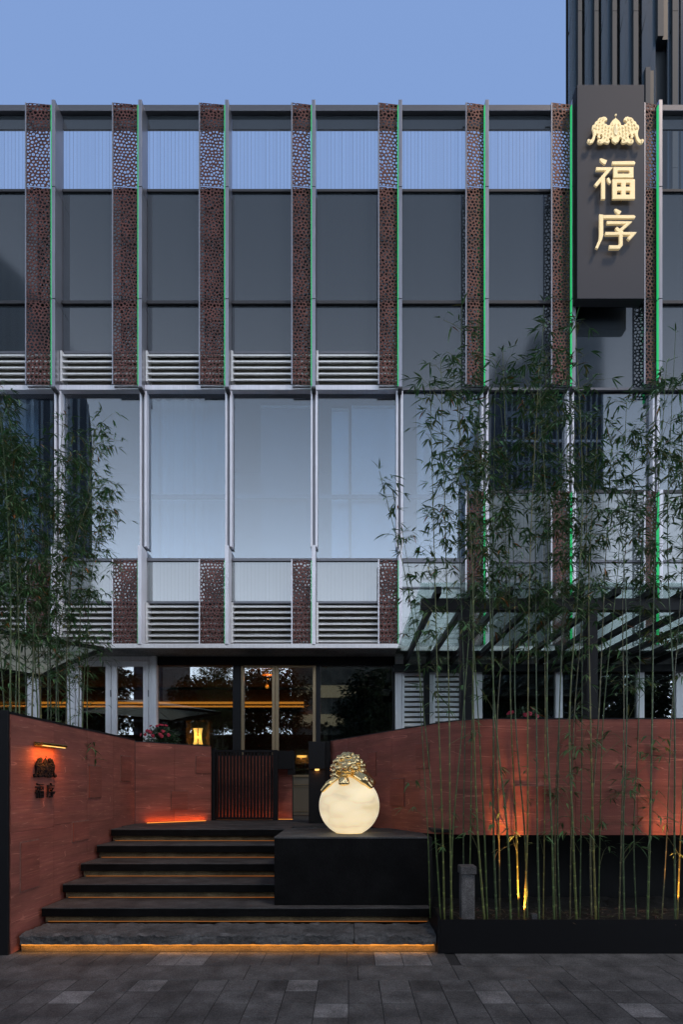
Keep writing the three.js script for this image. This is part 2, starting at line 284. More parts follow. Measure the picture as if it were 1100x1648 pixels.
  for (let k = 0; k < N; k++) for (let j = 0; j < N; j++) for (let i = 0; i < N; i++) {
    const x = (i - N / 2) / (N / 2) * half, y = (j - N / 2) / (N / 2) * half + oy, z = (k - N / 2) / (N / 2) * half + 0.03;
    let d = 1;
    for (const s of S) {
      const vx = s[3] - s[0], vy = s[4] - s[1], vz = s[5] - s[2], l = vx * vx + vy * vy + vz * vz;
      const t = l ? Math.max(0, Math.min(1, ((x - s[0]) * vx + (y - s[1]) * vy + (z - s[2]) * vz) / l)) : 0;
      const e = Math.hypot(x - s[0] - vx * t, y - s[1] - vy * t, z - s[2] - vz * t) - (s[6] + (s[7] - s[6]) * t), h = Math.max(s[8] - Math.abs(d - e), 0) / s[8];
      d = Math.min(d, e) - h * h * s[8] * 0.25;
    }
    mc.field[k * N * N + j * N + i] = -d;
  }
  mc.update();
  const cnt = mc.count, pos = new Float32Array(cnt * 3), nor = new Float32Array(cnt * 3);
  for (let i = 0; i < cnt; i++) { pos[i * 3] = mc.positionArray[i * 3] * half; pos[i * 3 + 1] = mc.positionArray[i * 3 + 1] * half + oy + cy; pos[i * 3 + 2] = mc.positionArray[i * 3 + 2] * half + 0.03; for (let q = 0; q < 3; q++) nor[i * 3 + q] = mc.normalArray[i * 3 + q]; }
  const lg = new THREE.BufferGeometry(); lg.setAttribute('position', new THREE.BufferAttribute(pos, 3)); lg.setAttribute('normal', new THREE.BufferAttribute(nor, 3)); lg.setAttribute('uv', new THREE.BufferAttribute(new Float32Array(cnt * 2).map((_, i) => pos[(i >> 1) * 3 + (i & 1)]), 2));
  const lion = mesh('lion', lg, M.gold, lamp); lion.scale.set(1.09, 1.0, 1.06); set(lion, 'golden guardian lion with a curled mane');
}

// ------------------------------------------------------------------ red walls
const lerp = (a, b, t) => a + (b - a) * t;
// cladding along a plan line p (list of [x, d]); top and bottom heights per point; panels about pw wide
function redWall(name, label, pts, pw, thick, blocks) {
  const o = thing(name, label, 'wall');
  const len = []; let total = 0; for (let i = 1; i < pts.length; i++) { const l = Math.hypot(pts[i][0] - pts[i - 1][0], pts[i][1] - pts[i - 1][1]); len.push(l); total += l; }
  const at = (s) => { let i = 0; while (i < len.length - 1 && s > len[i]) { s -= len[i]; i++; } const t = s / len[i]; return [0, 1, 2, 3].map((k) => lerp(pts[i][k], pts[i + 1][k], t)).concat([i]); };
  // wall face runs left to right as seen; outward normal turns towards the viewer
  const slab = (s0, s1, f0, f1, off0, off1, bev) => {      // a sheet from s0 to s1 along the wall, f0 to f1 of its height, between two distances off the face
    const steps = Math.max(1, Math.ceil((s1 - s0) / 0.25)), P = [];
    for (let i = 0; i <= steps; i++) { const s = lerp(s0, s1, i / steps), a = at(s), e = 0.02, b = at(Math.max(0, s - e)), c = at(Math.min(total, s + e)), tx = c[0] - b[0], tz = -(c[1] - b[1]), l = Math.hypot(tx, tz), nx = -tz / l, nz = tx / l; P.push({ s, x: a[0], z: -a[1], y0: lerp(a[2], a[3], f0), y1: lerp(a[2], a[3], f1), nx, nz }); }
    const pos = [], uv = [], quad = (a, b, c, d, ua, ub, uc, ud) => { pos.push(...a, ...b, ...c, ...a, ...c, ...d); uv.push(...ua, ...ub, ...uc, ...ua, ...uc, ...ud); };
    const q = (p, y, off, ins = 0) => [p.x + p.nx * off, y, p.z + p.nz * off];
    for (let i = 0; i < steps; i++) {
      const a = P[i], b = P[i + 1];
      quad(q(a, a.y0, off1), q(b, b.y0, off1), q(b, b.y1, off1), q(a, a.y1, off1), [a.s, a.y0], [b.s, b.y0], [b.s, b.y1], [a.s, a.y1]);
      quad(q(b, b.y0, off0), q(a, a.y0, off0), q(a, a.y1, off0), q(b, b.y1, off0), [b.s, b.y0], [a.s, a.y0], [a.s, a.y1], [b.s, b.y1]);
      quad(q(a, a.y1, off1), q(b, b.y1, off1), q(b, b.y1, off0), q(a, a.y1, off0), [a.s, 0], [b.s, 0], [b.s, 0.1], [a.s, 0.1]);
      quad(q(a, a.y0, off0), q(b, b.y0, off0), q(b, b.y0, off1), q(a, a.y0, off1), [a.s, 0], [b.s, 0], [b.s, 0.1], [a.s, 0.1]);
    }
    for (const [p, w] of [[P[0], 1], [P[steps], 0]]) { const c = [q(p, p.y0, off0), q(p, p.y0, off1), q(p, p.y1, off1), q(p, p.y1, off0)]; if (!w) c.reverse(); quad(c[0], c[1], c[2], c[3], [0, 0], [0.1, 0], [0.1, 1], [0, 1]); }
    const g = new THREE.BufferGeometry(); g.setAttribute('position', new THREE.Float32BufferAttribute(pos, 3)); g.setAttribute('uv', new THREE.Float32BufferAttribute(uv, 2)); g.computeVertexNormals(); return g;
  };
  mesh('core', slab(0, total, 0, 1, -thick, -0.02), M.blackMatte, o);
  const n = Math.round(total / pw);
  for (let i = 0; i < n; i++) {
    const s0 = i / n * total + 0.0015, s1 = (i + 1) / n * total - 0.0015, cut = [0, rr(0.38, 0.62), 1];
    for (let k = 0; k < 2; k++) mesh('panel', slab(s0, s1, cut[k] + (k ? 0.0007 : 0), cut[k + 1] - (k < 1 ? 0.0007 : 0.006), -0.0195, rr(-0.001, 0.0012)), M.earth[Math.floor(rnd() * 3)], o);
  }
  for (const [s0, s1, f0, f1, out] of blocks) { mesh('inset_block', slab(s0, s1, f0, f1, -0.015, out), M.earth[3], o); mesh('block_edge', slab(s0 - 0.010, s1 + 0.006, f0 - 0.004, f1 + 0.006, -0.015, 0.0045), M.earthPale, o); }
  mesh('coping', slab(0, total, 0.994, 1.004, -thick - 0.006, 0.006), M.blackMetal, o);
  return { o, at, total };
}
seed = 11;
const TOP = 2.175;
redWall('garden_wall', 'red rammed-earth side wall on the left with the small black sign', [[-3.065, 5.06, 0, TOP + 0.01], [-3.10, 8.08, 0, TOP]], 0.74, 0.07,
  [[1.54, 1.87, 0.63, 0.805, 0.018], [2.51, 2.86, 0.725, 0.88, 0.018], [1.15, 1.54, 0.41, 0.507, 0.016], [0.15, 0.46, 0.246, 0.452, 0.012]]);
{
  const e = one('wall_end', bx(-3.42, -3.072, -0.02, TOP + 0.03, 5.03, 5.058, 0.003), M.blackMetal, 'black steel plate closing the street end of the left red wall', 'wall end');
}
redWall('back_wall', 'low red rammed-earth wall facing the street between side wall and slatted gate', [[-3.10, 8.10, 0.9605, TOP - 0.02], [-2.16, 8.75, 0.9605, TOP - 0.05]], 0.57, 0.2,
  [[0.90, 1.13, 0.63, 0.86, 0.014], [0.52, 0.77, 0.153, 0.395, 0.014]]);
redWall('curved_wall', 'long red rammed-earth wall on the right, bending towards the street behind the bamboo', [[-0.275, 8.28, 0.961, TOP], [0.9, 5.87, 1.012, TOP], [1.02, 5.66, 1.03, TOP], [1.16, 5.5, 1.04, TOP], [1.33, 5.42, 1.045, TOP], [4.6, 5.42, 1.045, TOP]], 0.62, 0.2,
  [[1.2, 1.42, 0.55, 0.8, 0.014], [1.78, 2.09, 0.24, 0.51, 0.018], [2.345, 2.58, 0.6, 0.83, 0.016], [3.6, 3.95, 0.2, 0.42, 0.012]]);
{
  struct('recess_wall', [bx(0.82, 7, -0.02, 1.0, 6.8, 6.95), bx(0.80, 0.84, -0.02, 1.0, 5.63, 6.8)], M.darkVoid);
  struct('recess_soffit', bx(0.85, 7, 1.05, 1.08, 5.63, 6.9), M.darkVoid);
  struct('retaining_wall', bx(-9, -3.425, -0.02, 1.15, 5.06, 5.2), M.earth[0]);
  // black post with a small lamp at the end of the curved wall
  const p = thing('gate_post', 'tall black steel post with a small downlight at the end of the curved wall', 'post');
  mesh('post', bx(X(497, 8.17), X(524, 8.17), 0.961, 2.155, 8.17, 8.45, 0.004), M.blackMetal, p);
  mesh('return', bx(X(524.5, 8.17), X(531, 8.17), 0.961, 2.165, 8.175, 8.48, 0.003), M.blackMatte, p);
  mesh('lamp_shelf', bx(X(497, 8.05), X(524, 8.05), Y(1237, 8.1), Y(1233, 8.1), 8.09, 8.169), M.blackMetal, p);
  mesh('bulb', bx(X(507, 8.1), X(514, 8.1), Y(1240, 8.1), Y(1237.3, 8.1), 8.10, 8.15, 0.005), M.warm, p);
  const pl = new THREE.PointLight(0xffa050, 0.03); pl.position.set(X(510, 8.1), Y(1241, 8.1), -8.12); p.add(pl);
  // slatted gate
  const gate = thing('slatted_gate', 'black metal gate of narrow upright slats in the back wall', 'gate');
  const d = 8.82, y0 = 0.975, y1 = Y(1207, d);
  mesh('stile', bx(X(341, d), X(347, d), 0.962, y1 + 0.02, d - 0.03, d + 0.05, 0.003), M.blackMatte, gate);
  mesh('stile', bx(X(439.5, d), X(447.5, d), 0.962, y1, d - 0.03, d + 0.05, 0.003), M.blackMatte, gate);
  mesh('top_rail', bx(X(347, d), X(439.5, d), y1 - 0.035, y1, d - 0.02, d + 0.04), M.blackMatte, gate);
  mesh('bottom_rail', bx(X(347, d), X(439.5, d), y0, y0 + 0.03, d - 0.02, d + 0.04), M.blackMatte, gate);
  for (let i = 0; i < 17; i++) { const x = lerp(X(347, d), X(439.5, d), (i + 0.5) / 17); mesh('slat', bx(x - 0.013, x + 0.013, y0 + 0.03, y1 - 0.035, d - 0.015, d + 0.03, 0.002), M.blackMatte, gate); }
  // red wall piece behind the gate and its black lintel
  redWall('wall_stub', 'narrow upright piece of red wall right of the slatted gate', [[X(330, 9.1), 9.1, 0.9615, 2.0], [X(470.5, 9.1), 9.1, 0.9615, 2.0]], 0.7, 0.16, []);
  const lt = thing('gate_lintel', 'thick black box beam bridging the wall piece beside the gate', 'beam');
  mesh('beam', bx(X(447.6, 8.95), X(474, 8.95), Y(1238, 8.95), Y(1209, 8.95), 8.8, 9.05, 0.004), M.blackMatte, lt);
  mesh('drop_end', bx(X(464, 8.9), X(474.5, 8.9), Y(1247, 8.9), Y(1238.3, 8.9), 8.82, 9.05, 0.004), M.blackMatte, lt);
  // light channel in the floor at the wall's foot
  const fl = thing('floor_light', 'amber light channel in the floor along the foot of the back wall', 'light');
  const ch = (xa, da, xb, db, k) => {
    const l = Math.hypot(xb - xa, db - da), gch = new THREE.BoxGeometry(l, 0.008, 0.022); const m = mesh('light_strip', boxUV(gch), M.amber, fl);
    m.position.set((xa + xb) / 2, 0.966, -(da + db) / 2); m.rotation.y = Math.atan2(db - da, xb - xa);
    const nx = (db - da) / l, nz = (xb - xa) / l, r = rect(l, 0.02, 0xff7a22, k, [(xa + xb) / 2, 0.973, -(da + db) / 2], [(xa + xb) / 2 - nx * 0.4, 2, -(da + db) / 2 - nz * 0.4], fl);
  };
  ch(-2.95, 8.155, -2.22, 8.66, 26);
  const s2 = mesh('light_strip', bx(X(347, 8.9), X(470, 8.9), 0.9625, 0.968, 9.0, 9.02), M.amber, fl);
  rect(X(470, 9) - X(345, 9), 0.02, 0xff7a22, 7, [X(408, 9), 0.972, -9.01], [X(408, 9), 2, -9.2], fl);
}

// ------------------------------------------------------------------ lettering and emblem (strokes traced in the sign's own plane, in centimetre-like units)
function ribbon(pts, w, w2 = w) {                           // outline polygon of a bent stroke with mitred corners
  const Lf = [], Rt = [];
  for (let i = 0; i < pts.length; i++) {
    const p = pts[i], a = pts[Math.max(0, i - 1)], b = pts[Math.min(pts.length - 1, i + 1)], d1 = [p[0] - a[0], p[1] - a[1]], d2 = [b[0] - p[0], b[1] - p[1]];
    const n = (d) => { const l = Math.hypot(...d) || 1; return [-d[1] / l, d[0] / l]; };
    let n1 = i ? n(d1) : n(d2), n2 = i < pts.length - 1 ? n(d2) : n(d1), m = [n1[0] + n2[0], n1[1] + n2[1]], l = Math.hypot(...m); m = [m[0] / l, m[1] / l];
    const h = lerp(w, w2, i / (pts.length - 1)) / 2 / Math.max(0.45, m[0] * n1[0] + m[1] * n1[1]);
    Lf.push([p[0] + m[0] * h, p[1] + m[1] * h]); Rt.push([p[0] - m[0] * h, p[1] - m[1] * h]);
  }
  return Lf.concat(Rt.reverse());
}
const rectPts = (a, b, c, d) => [[a, b], [c, b], [c, d], [a, d]];
const GLYPH = [
  [ // first character
    { p: [[270, 598], [288, 594], [346, 616], [326, 656], [312, 652], [276, 624]] }, { p: ribbon([[232, 703], [368, 703], [226, 872]], 34), z: 1 }, { p: ribbon([[305, 790], [305, 1008]], 40) }, { p: [[340, 800], [362, 790], [384, 838], [372, 854], [352, 838]] , z: 2},
    { p: [[394, 626], [618, 622], [632, 640], [624, 658], [394, 658]] }, { p: rectPts(408, 683, 612, 790), h: [rectPts(447, 716, 573, 754)] },
    { p: rectPts(398, 806, 626, 1006), h: [rectPts(441, 840, 491, 886), rectPts(530, 840, 581, 886), rectPts(441, 920, 491, 966), rectPts(530, 920, 581, 966)] },
  ],
  [ // second character
    { p: [[418, 1108], [436, 1104], [490, 1130], [468, 1163], [450, 1158], [424, 1130]] }, { p: [[306, 1168], [618, 1168], [633, 1184], [622, 1202], [306, 1202]] },
    { p: [[264, 1160], [305, 1166], [306, 1370], [296, 1410], [248, 1512], [224, 1498], [258, 1420], [264, 1370]], z: 1 },
    { p: ribbon([[340, 1246], [566, 1246], [478, 1322]], 32), z: 1 }, { p: [[424, 1304], [446, 1290], [508, 1338], [488, 1362], [432, 1322]], z: 2 },
    { p: ribbon([[324, 1359], [610, 1359], [556, 1416]], 32), z: 3 }, { p: ribbon([[482, 1356], [482, 1470], [458, 1497], [362, 1497]], 36), z: 4 },
  ],
];
const HALF = [[430, 166], [440, 160], [440, 150], [430, 148]];
const EMB = [[430, 180], [436, 192], [462, 212], [482, 240], [486, 258], [506, 262], [516, 258], [518, 250], [528, 248], [544, 240], [542, 224], [528, 214], [514, 212], [514, 196], [530, 178], [552, 174], [572, 182], [590, 184], [606, 196], [616, 216], [636, 226], [644, 252], [664, 262], [670, 290], [662, 312], [656, 344], [660, 374], [674, 402], [690, 410], [696, 400], [712, 402], [717, 420], [706, 438], [684, 446], [660, 436], [642, 408], [632, 372], [622, 346], [606, 350], [614, 370], [606, 388], [588, 394], [580, 380], [590, 366], [580, 348], [566, 356], [562, 378], [572, 396], [586, 404], [596, 400], [612, 408], [612, 432], [594, 446], [568, 446], [546, 432], [530, 438], [510, 444], [492, 436], [488, 418], [500, 402], [490, 386], [474, 382], [466, 392], [470, 410], [456, 428], [440, 436], [430, 446]];
const EMBLEM = EMB.concat(EMB.slice(1, -1).reverse().map(([x, y]) => [860 - x, y]));
function extrude(list, s, cx, cyy, depth, bev) {
  const out = [];
  for (const st of list) {
    const sh = new THREE.Shape(st.p.map(([x, y]) => new THREE.Vector2((x - cx) * s, -(y - cyy) * s)));
    for (const h of st.h ?? []) sh.holes.push(new THREE.Path(h.map(([x, y]) => new THREE.Vector2((x - cx) * s, -(y - cyy) * s))));
    const g = new THREE.ExtrudeGeometry(sh, { depth: depth + (st.z ?? 0) * 0.0025, bevelEnabled: bev > 0, bevelSize: bev, bevelThickness: bev, bevelOffset: -bev, bevelSegments: 2, curveSegments: 4 });
    out.push(boxUV(g));
  }
  return merge(out);
}
function emblemGeo(s, depth, bev, relief) {
  const out = [extrude([{ p: EMBLEM }], s, 430, 446, depth, bev)];
  const sph = (x, y, rx, ry, rz, rot = 0) => { const g = new THREE.SphereGeometry(1, 10, 6); g.scale(rx * s, ry * s, rz * s).rotateZ(rot).translate((x - 430) * s, -(y - 446) * s, depth + bev); out.push(boxUV(g)); };
  sph(430, 162, 11, 11, 9);
  if (relief) {
    sph(430, 312, 30, 62, 16);
    for (const m of [-1, 1]) {
      for (const [x, y, a] of [[470, 300, 0.3], [472, 345, 0.4], [500, 290, 0.6], [502, 325, 0.6], [504, 362, 0.5], [530, 280, 0.8], [532, 312, 0.8], [534, 346, 0.7], [538, 384, 0.6], [560, 258, 1], [562, 292, 0.9], [564, 324, 0.8], [590, 230, 1.1], [594, 264, 1], [596, 300, 0.9], [620, 262, 1.1], [626, 298, 1], [644, 292, 1.1], [556, 206, 0.6], [584, 206, 0.9], [462, 258, 0.2], [516, 410, 0.3], [588, 424, 0.2], [692, 424, 0.4]])
        sph(430 + m * (x - 430), y, 9, 15, 9, m * a * 0.7);
    }
  }
  return merge(out);
}
{
  // hanging sign board at the top right of the facade
  const d = 9.2, s = F ? d / F * 140 / 887 : 1;             // one traced unit in metres
  const sb = thing('sign_board', 'tall dark sign board with a golden emblem and two golden characters', 'sign');
  const x0 = X(930, d), x1 = X(1038, d), y0 = Y(480.5, d), y1 = Y(136, d);
  mesh('board', bx(x0, x1, y0, y1, d, d + 0.17, 0.006), M.signFace, sb);
  mesh('edge_trim', [bx(x0 - 0.012, x0 - 0.001, y0, y1, d + 0.02, d + 0.17), bx(x1 + 0.001, x1 + 0.012, y0, y1, d + 0.02, d + 0.17)], M.blackMatte, sb);
  const place = (g, zx, zy, name, mat) => { const m = mesh(name, g, mat, sb); m.position.set(X(920 + zx * 140 / 887, d), Y(170 + zy * 140 / 887, d), -d + 0.062); return m; };
  place(emblemGeo(s, 0.02, 0.006, true), 430, 446, 'emblem', M.letter);
  place(extrude(GLYPH[0], s, 430, 800, 0.02, 0.004), 430, 800, 'character', M.letter);
  place(extrude(GLYPH[1], s, 430, 1310, 0.02, 0.004), 430, 1310, 'character', M.letter);
  const pins = []; for (const [zx, zy] of [[305, 900], [510, 640], [510, 980], [510, 740], [285, 1300], [450, 1185], [482, 1420], [450, 1246], [430, 330], [540, 330], [320, 330]]) { const g = new THREE.CylinderGeometry(0.008, 0.008, 0.08, 8).rotateX(Math.PI / 2); g.translate(X(920 + zx * 140 / 887, d), Y(170 + zy * 140 / 887, d), -d + 0.038); pins.push(boxUV(g)); }
  mesh('standoff_pin', pins, M.letterSide, sb);

  // small black sign on the left wall with its picture lamp
  const ws = thing('wall_sign', 'small black emblem and two characters fixed on the left red wall', 'sign', [-3.06, 0, -5.61], Math.PI / 2);
  const e2 = emblemGeo(0.42 / 580, 0.012, 0.002, true); const em = mesh('emblem', e2, M.blackMatte, ws); em.position.set(0, 1.605, 0.004);
  for (let i = 0; i < 2; i++) { const g = extrude(GLYPH[i], 0.15 / 420, 430, i ? 1310 : 800, 0.010, 0.001); const m = mesh('character', g, M.blackMatte, ws); m.position.set(i ? 0.10 : -0.10, 1.475, 0.004); }
  const lampT = thing('picture_light', 'slim brass picture light glowing above the small wall sign', 'lamp', [-3.06, 1.93, -5.62], Math.PI / 2);
  const tube = new THREE.CylinderGeometry(0.016, 0.016, 0.46, 14).rotateZ(Math.PI / 2); tube.translate(0, 0, 0.095);
  mesh('tube', boxUV(tube), M.brass, lampT);
  for (const xx of [-0.16, 0, 0.16]) mesh('bracket', bx(xx - 0.01, xx + 0.01, -0.006, 0.006, -0.1, -0.012), M.brass, lampT);
  mesh('mount_plate', bx(-0.2, 0.2, -0.02, 0.02, -0.012, -0.001), M.brass, lampT);
  mesh('light_strip', bx(-0.21, 0.21, -0.020, -0.0165, -0.105, -0.085), M.warm, lampT);
  rect(0.42, 0.02, 0xff9038, 150, [0, -0.022, 0.093], [-3.02, 0.9, -5.62], lampT);
}

// ------------------------------------------------------------------ the restaurant building
const DG = 9.6, DF = 9.35, FS = 139.9;                       // glass plane, fin front, fin spacing in the photograph
const finX = (k) => X(505 + (k - 3) * FS, DF), FW = 0.03;
const bld = thing('restaurant_building', 'three-storey glass restaurant building with grey fins and pierced red metal screens', 'building');
const h = (py) => Y(py, DG);
const K0 = -1, K1 = 9;                                       // fins -1 .. 9
{
  const XA = finX(K0) - 1.2, XB = finX(K1) + 0.8, BACK = 15;
  // structure: slabs, side and back walls, roof
  mesh('floor_slab', [bx(XA, XB, 4.0, 4.95, DG + 0.22, BACK), bx(XA, XB, 8.42, 9.3, DG + 0.22, BACK)], M.room, bld);
  mesh('roof', bx(XA, XB, 11.4, h(309), DG + 0.1, BACK), M.soffit, bld);
  mesh('wall', [bx(XA - 0.3, XA, 0, h(309), DG + 0.1, BACK), bx(XB, XB + 0.3, 0, h(309), DG + 0.1, BACK), bx(XA - 0.3, XB + 0.3, 0, h(309), BACK + 0.002, BACK + 0.3)], M.spandrelPale, bld);
  mesh('room_partition', bx(XA, XB, 4.952, 8.418, 12.4, 12.55), M.room, bld);
  mesh('parapet', bx(XA, XB, Y(178, 9.53), Y(168, 9.53), DG - 0.07, DG + 0.06, 0.01), M.frameGrey, bld);
  mesh('soffit', bx(XA, finX(4) + 0.02, 3.825, 3.87, DF + 0.03, 10.16), M.soffit, bld);
  mesh('soffit', bx(finX(4) + 0.021, XB, 3.825, 3.87, DG - 0.04, 10.16), M.soffit, bld);
  mesh('edge_band', bx(XA, finX(4) + 0.02, 3.80, 3.875, DF - 0.02, DF + 0.029, 0.006), M.white, bld);
  mesh('edge_band', bx(finX(4) + 0.02, XB, 3.80, 3.875, DG - 0.09, DG - 0.041, 0.006), M.white, bld);
  mesh('edge_band', bx(XA, finX(4), Y(629, 9.52), Y(621.5, 9.52), 9.49, DG - 0.001), M.aluWhite, bld);
  mesh('edge_band', bx(finX(4) + 0.001, XB, Y(629, 9.57), Y(625, 9.57), 9.55, DG - 0.001), M.frameGrey, bld);

  // pierced metal screens: cells of a jittered grid, each with a rounded hole
  const screens = {};
  const pierced = (w, hh, sd) => {
    const key = `${w.toFixed(3)},${hh.toFixed(3)},${sd}`; if (screens[key]) return screens[key];
    seed = 1000 + sd; const cell = 0.060, nx = Math.round(w / cell), ny = Math.round(hh / (cell * 0.92)), pts = [];
    for (let j = -1; j <= ny; j++) for (let i = -1; i <= nx; i++) pts.push([(i + 0.5 + (j & 1 ? 0.25 : -0.25) + rr(-0.4, 0.4)) / nx * w, (j + 0.5 + rr(-0.4, 0.4)) / ny * hh]);
    const pos = [], T = 0.006, tri = (a, b, c) => pos.push(...a, ...b, ...c);
    for (const c of pts) {
      if (c[0] < -0.02 || c[0] > w + 0.02 || c[1] < -0.02 || c[1] > hh + 0.02) continue;
      let poly = [[0, 0], [w, 0], [w, hh], [0, hh]];
      for (const q of pts) {
        const dx = q[0] - c[0], dy = q[1] - c[1], l = dx * dx + dy * dy; if (!l || l > 0.03) continue;
        const m = (q[0] * q[0] + q[1] * q[1] - c[0] * c[0] - c[1] * c[1]) / 2, side = (p) => p[0] * dx + p[1] * dy - m, out = [];
        for (let i = 0; i < poly.length; i++) { const a = poly[i], b = poly[(i + 1) % poly.length], sa = side(a), sb = side(b); if (sa <= 0) out.push(a); if (sa * sb < 0) { const t = sa / (sa - sb); out.push([lerp(a[0], b[0], t), lerp(a[1], b[1], t)]); } }
        poly = out; if (poly.length < 3) break;
      }
      if (poly.length < 3) continue;
      let cx = 0, cy = 0; for (const p of poly) { cx += p[0]; cy += p[1]; } cx /= poly.length; cy /= poly.length;
      const ang = []; for (const p of poly) ang.push(Math.atan2(p[1] - cy, p[0] - cx)); for (let i = 0; i < 8; i++) ang.push(i / 8 * Math.PI * 2 - Math.PI);
      ang.sort((a, b) => a - b); const A = ang.filter((a, i) => !i || a - ang[i - 1] > 0.02);
      const out = A.map((a) => { const dx = Math.cos(a), dy = Math.sin(a); let r = 9; for (let i = 0; i < poly.length; i++) { const p = poly[i], q = poly[(i + 1) % poly.length], ex = q[0] - p[0], ey = q[1] - p[1], den = dx * ey - dy * ex; if (Math.abs(den) < 1e-12) continue; const t = ((p[0] - cx) * ey - (p[1] - cy) * ex) / den; if (t > 0 && t < r && den > 0) r = t; } return r; });
      const rin = Math.min(...out), k = sd >= 7 ? rr(0.54, 0.76) : rr(0.62, 0.85);
      const P = A.map((a, i) => [cx + Math.cos(a) * out[i], cy + Math.sin(a) * out[i], 0]), H = A.map((a, i) => { const r = Math.min(k * (0.5 * out[i] + 0.5 * rin), out[i] - 0.0045); return [cx + Math.cos(a) * r, cy + Math.sin(a) * r, 0]; }), B = H.map((p) => [p[0], p[1], -T]);
      for (let i = 0; i < A.length; i++) { const j = (i + 1) % A.length; tri(P[i], P[j], H[j]); tri(P[i], H[j], H[i]); tri(H[i], H[j], B[j]); tri(H[i], B[j], B[i]); }
    }
    const g = new THREE.BufferGeometry(); g.setAttribute('position', new THREE.Float32BufferAttribute(pos, 3)); g.computeVertexNormals();
    return screens[key] = boxUV(g);
  };
  // one bay of each storey
  const glassPane = (x0, x1, y0, y1, mat, d = DG, name = 'glass_pane') => mesh(name, bx(x0 + 0.004, x1 - 0.004, y0 + 0.004, y1 - 0.004, d, d + 0.012), mat, bld);
  const sheet = (x0, x1, y0, y1, d, mat, name) => { const g = new THREE.PlaneGeometry(x1 - x0, y1 - y0); g.translate((x0 + x1) / 2, (y0 + y1) / 2, -d); return mesh(name, boxUV(g), mat, bld); };
  for (let k = K0; k < K1; k++) {
    const x0 = finX(k) + 0.035, x1 = finX(k + 1) - 0.035, right = k >= 4, low = k >= 5;
    mesh('spandrel_panel', bx(x0, x1, h(208), h(179), DG, DG + 0.03), M.spandrel, bld);
    sheet(x0 + 0.003, x1 - 0.003, h(308), h(208), DG + 0.012, k >= 7 ? M.glass : M.skyGlass, 'sky_pane');
    mesh('transom', bx(x0, x1, h(311), h(307), DG - 0.03, DG + 0.05), M.gasket, bld);
    mesh('spandrel_panel', bx(x0, x1, h(486.5), h(311.3), DG, DG + 0.03), M.spandrel, bld);
    mesh('transom', bx(x0, x1, h(492), h(486.8), DG - 0.045, DG + 0.05, 0.004), M.gasket, bld);
    const yb = right ? h(625) : h(568.5);
    mesh('spandrel_panel', bx(x0, x1, yb, h(492.3), DG, DG + 0.03), M.spandrel, bld);
    const louvre = (ya, yb2, n, name) => {
      const L = new THREE.Group(); L.name = 'louvre'; bld.add(L);
      mesh('back_panel', bx(x0, x1, ya, yb2, DG + 0.10, DG + 0.13), M.louvreBack, L);
      mesh('frame', [bx(x0 + 0.002, x0 + 0.035, ya, yb2, DG - 0.10, DG + 0.09), bx(x1 - 0.033, x1, ya, yb2, DG - 0.02, DG + 0.09)], M.slat, L);
      const p = (yb2 - ya) / n;
      for (let i = 0; i < n; i++) { const g = new THREE.BoxGeometry(x1 - x0 - 0.075, 0.012, 0.145); g.rotateX(0.5); g.translate((x0 + x1) / 2, ya + p * (i + 0.5) + 0.012, -DG + 0.015); const lip = new THREE.BoxGeometry(x1 - x0 - 0.074, 0.027, 0.014); lip.translate((x0 + x1) / 2, ya + p * (i + 0.5) - 0.022, -DG + 0.086); mesh('slat', [boxUV(g), boxUV(lip)], M.slat, L); }
    };
    if (!right) { mesh('transom', bx(x0, x1, h(571), h(567), DG - 0.03, DG + 0.06), M.frameGrey, bld); louvre(h(620), h(571.3), 5); }
    // window storey
    glassPane(x0 - 0.005, x1 + 0.005, low ? h(789) : h(899), right ? h(624.5) : h(629.5), M.glass);
    if (!right) {
      mesh('transom', bx(x0, x1, h(904), h(899.2), DG - 0.03, DG + 0.05, 0.003), M.frameGrey, bld);
      mesh('spandrel_panel', bx(x0, x1, h(968.5), h(904.2), DG, DG + 0.03), M.spandrelPale, bld);
      mesh('transom', bx(x0, x1, h(972), h(968.6), DG - 0.04, DG + 0.06), M.frameGrey, bld);
      louvre(h(1037), h(972.3), 7);
    } else {
      if (low) mesh('transom', bx(x0, x1, h(794), h(789.2), DG - 0.02, DG + 0.05), M.gasket, bld);
      if (low) mesh('spandrel_panel', bx(x0, x1, h(902), h(794.2), DG, DG + 0.03), M.spandrelPale, bld);
      mesh('transom', bx(x0, x1, h(906), h(low ? 902.2 : 899.2), DG - 0.03, DG + 0.05), M.frameGrey, bld);
      mesh('spandrel_panel', bx(x0, x1, h(945), h(906.2), DG, DG + 0.03), M.spandrelPale, bld);
      mesh('transom', bx(x0, x1, h(948), h(945.2), DG - 0.03, DG + 0.05), M.frameGrey, bld);
      mesh('spandrel_panel', bx(x0, x1, h(1040), h(948.2), DG, DG + 0.03), M.spandrelPale, bld);
    }
  }
  for (let k = K0; k <= K1; k++) {
    const fx = finX(k), PL = [42, 182, 322, 471, 611, 752, 890, 1040][k] ?? (k < 0 ? -98 : 1180 + (k - 8) * 140), PR = [80, 221, 360, 500, 641, 780, 920, 1062][k] ?? (k < 0 ? -60 : 1203 + (k - 8) * 140);
    const cuts = [[Y(622, DF), Y(481, DF)], [Y(479.8, DF), Y(300.6, DF)], [Y(299.4, DF), Y(160, DF)]];
    for (const [a, b] of cuts) mesh('fin', bx(fx - FW, fx + FW, a, b, DF, DG + 0.04, 0.004), M.alu, bld);
    mesh('fin_foot', bx(fx - 0.034, fx + 0.034, Y(625.5, DF), Y(622.3, DF), DF - 0.005, DG - 0.11), M.gasket, bld);
    // double mullion of the window storey
    const lowTop = k >= 5 ? 789 : 878, mu = [[-0.058, -0.026], [0.020, 0.058]];
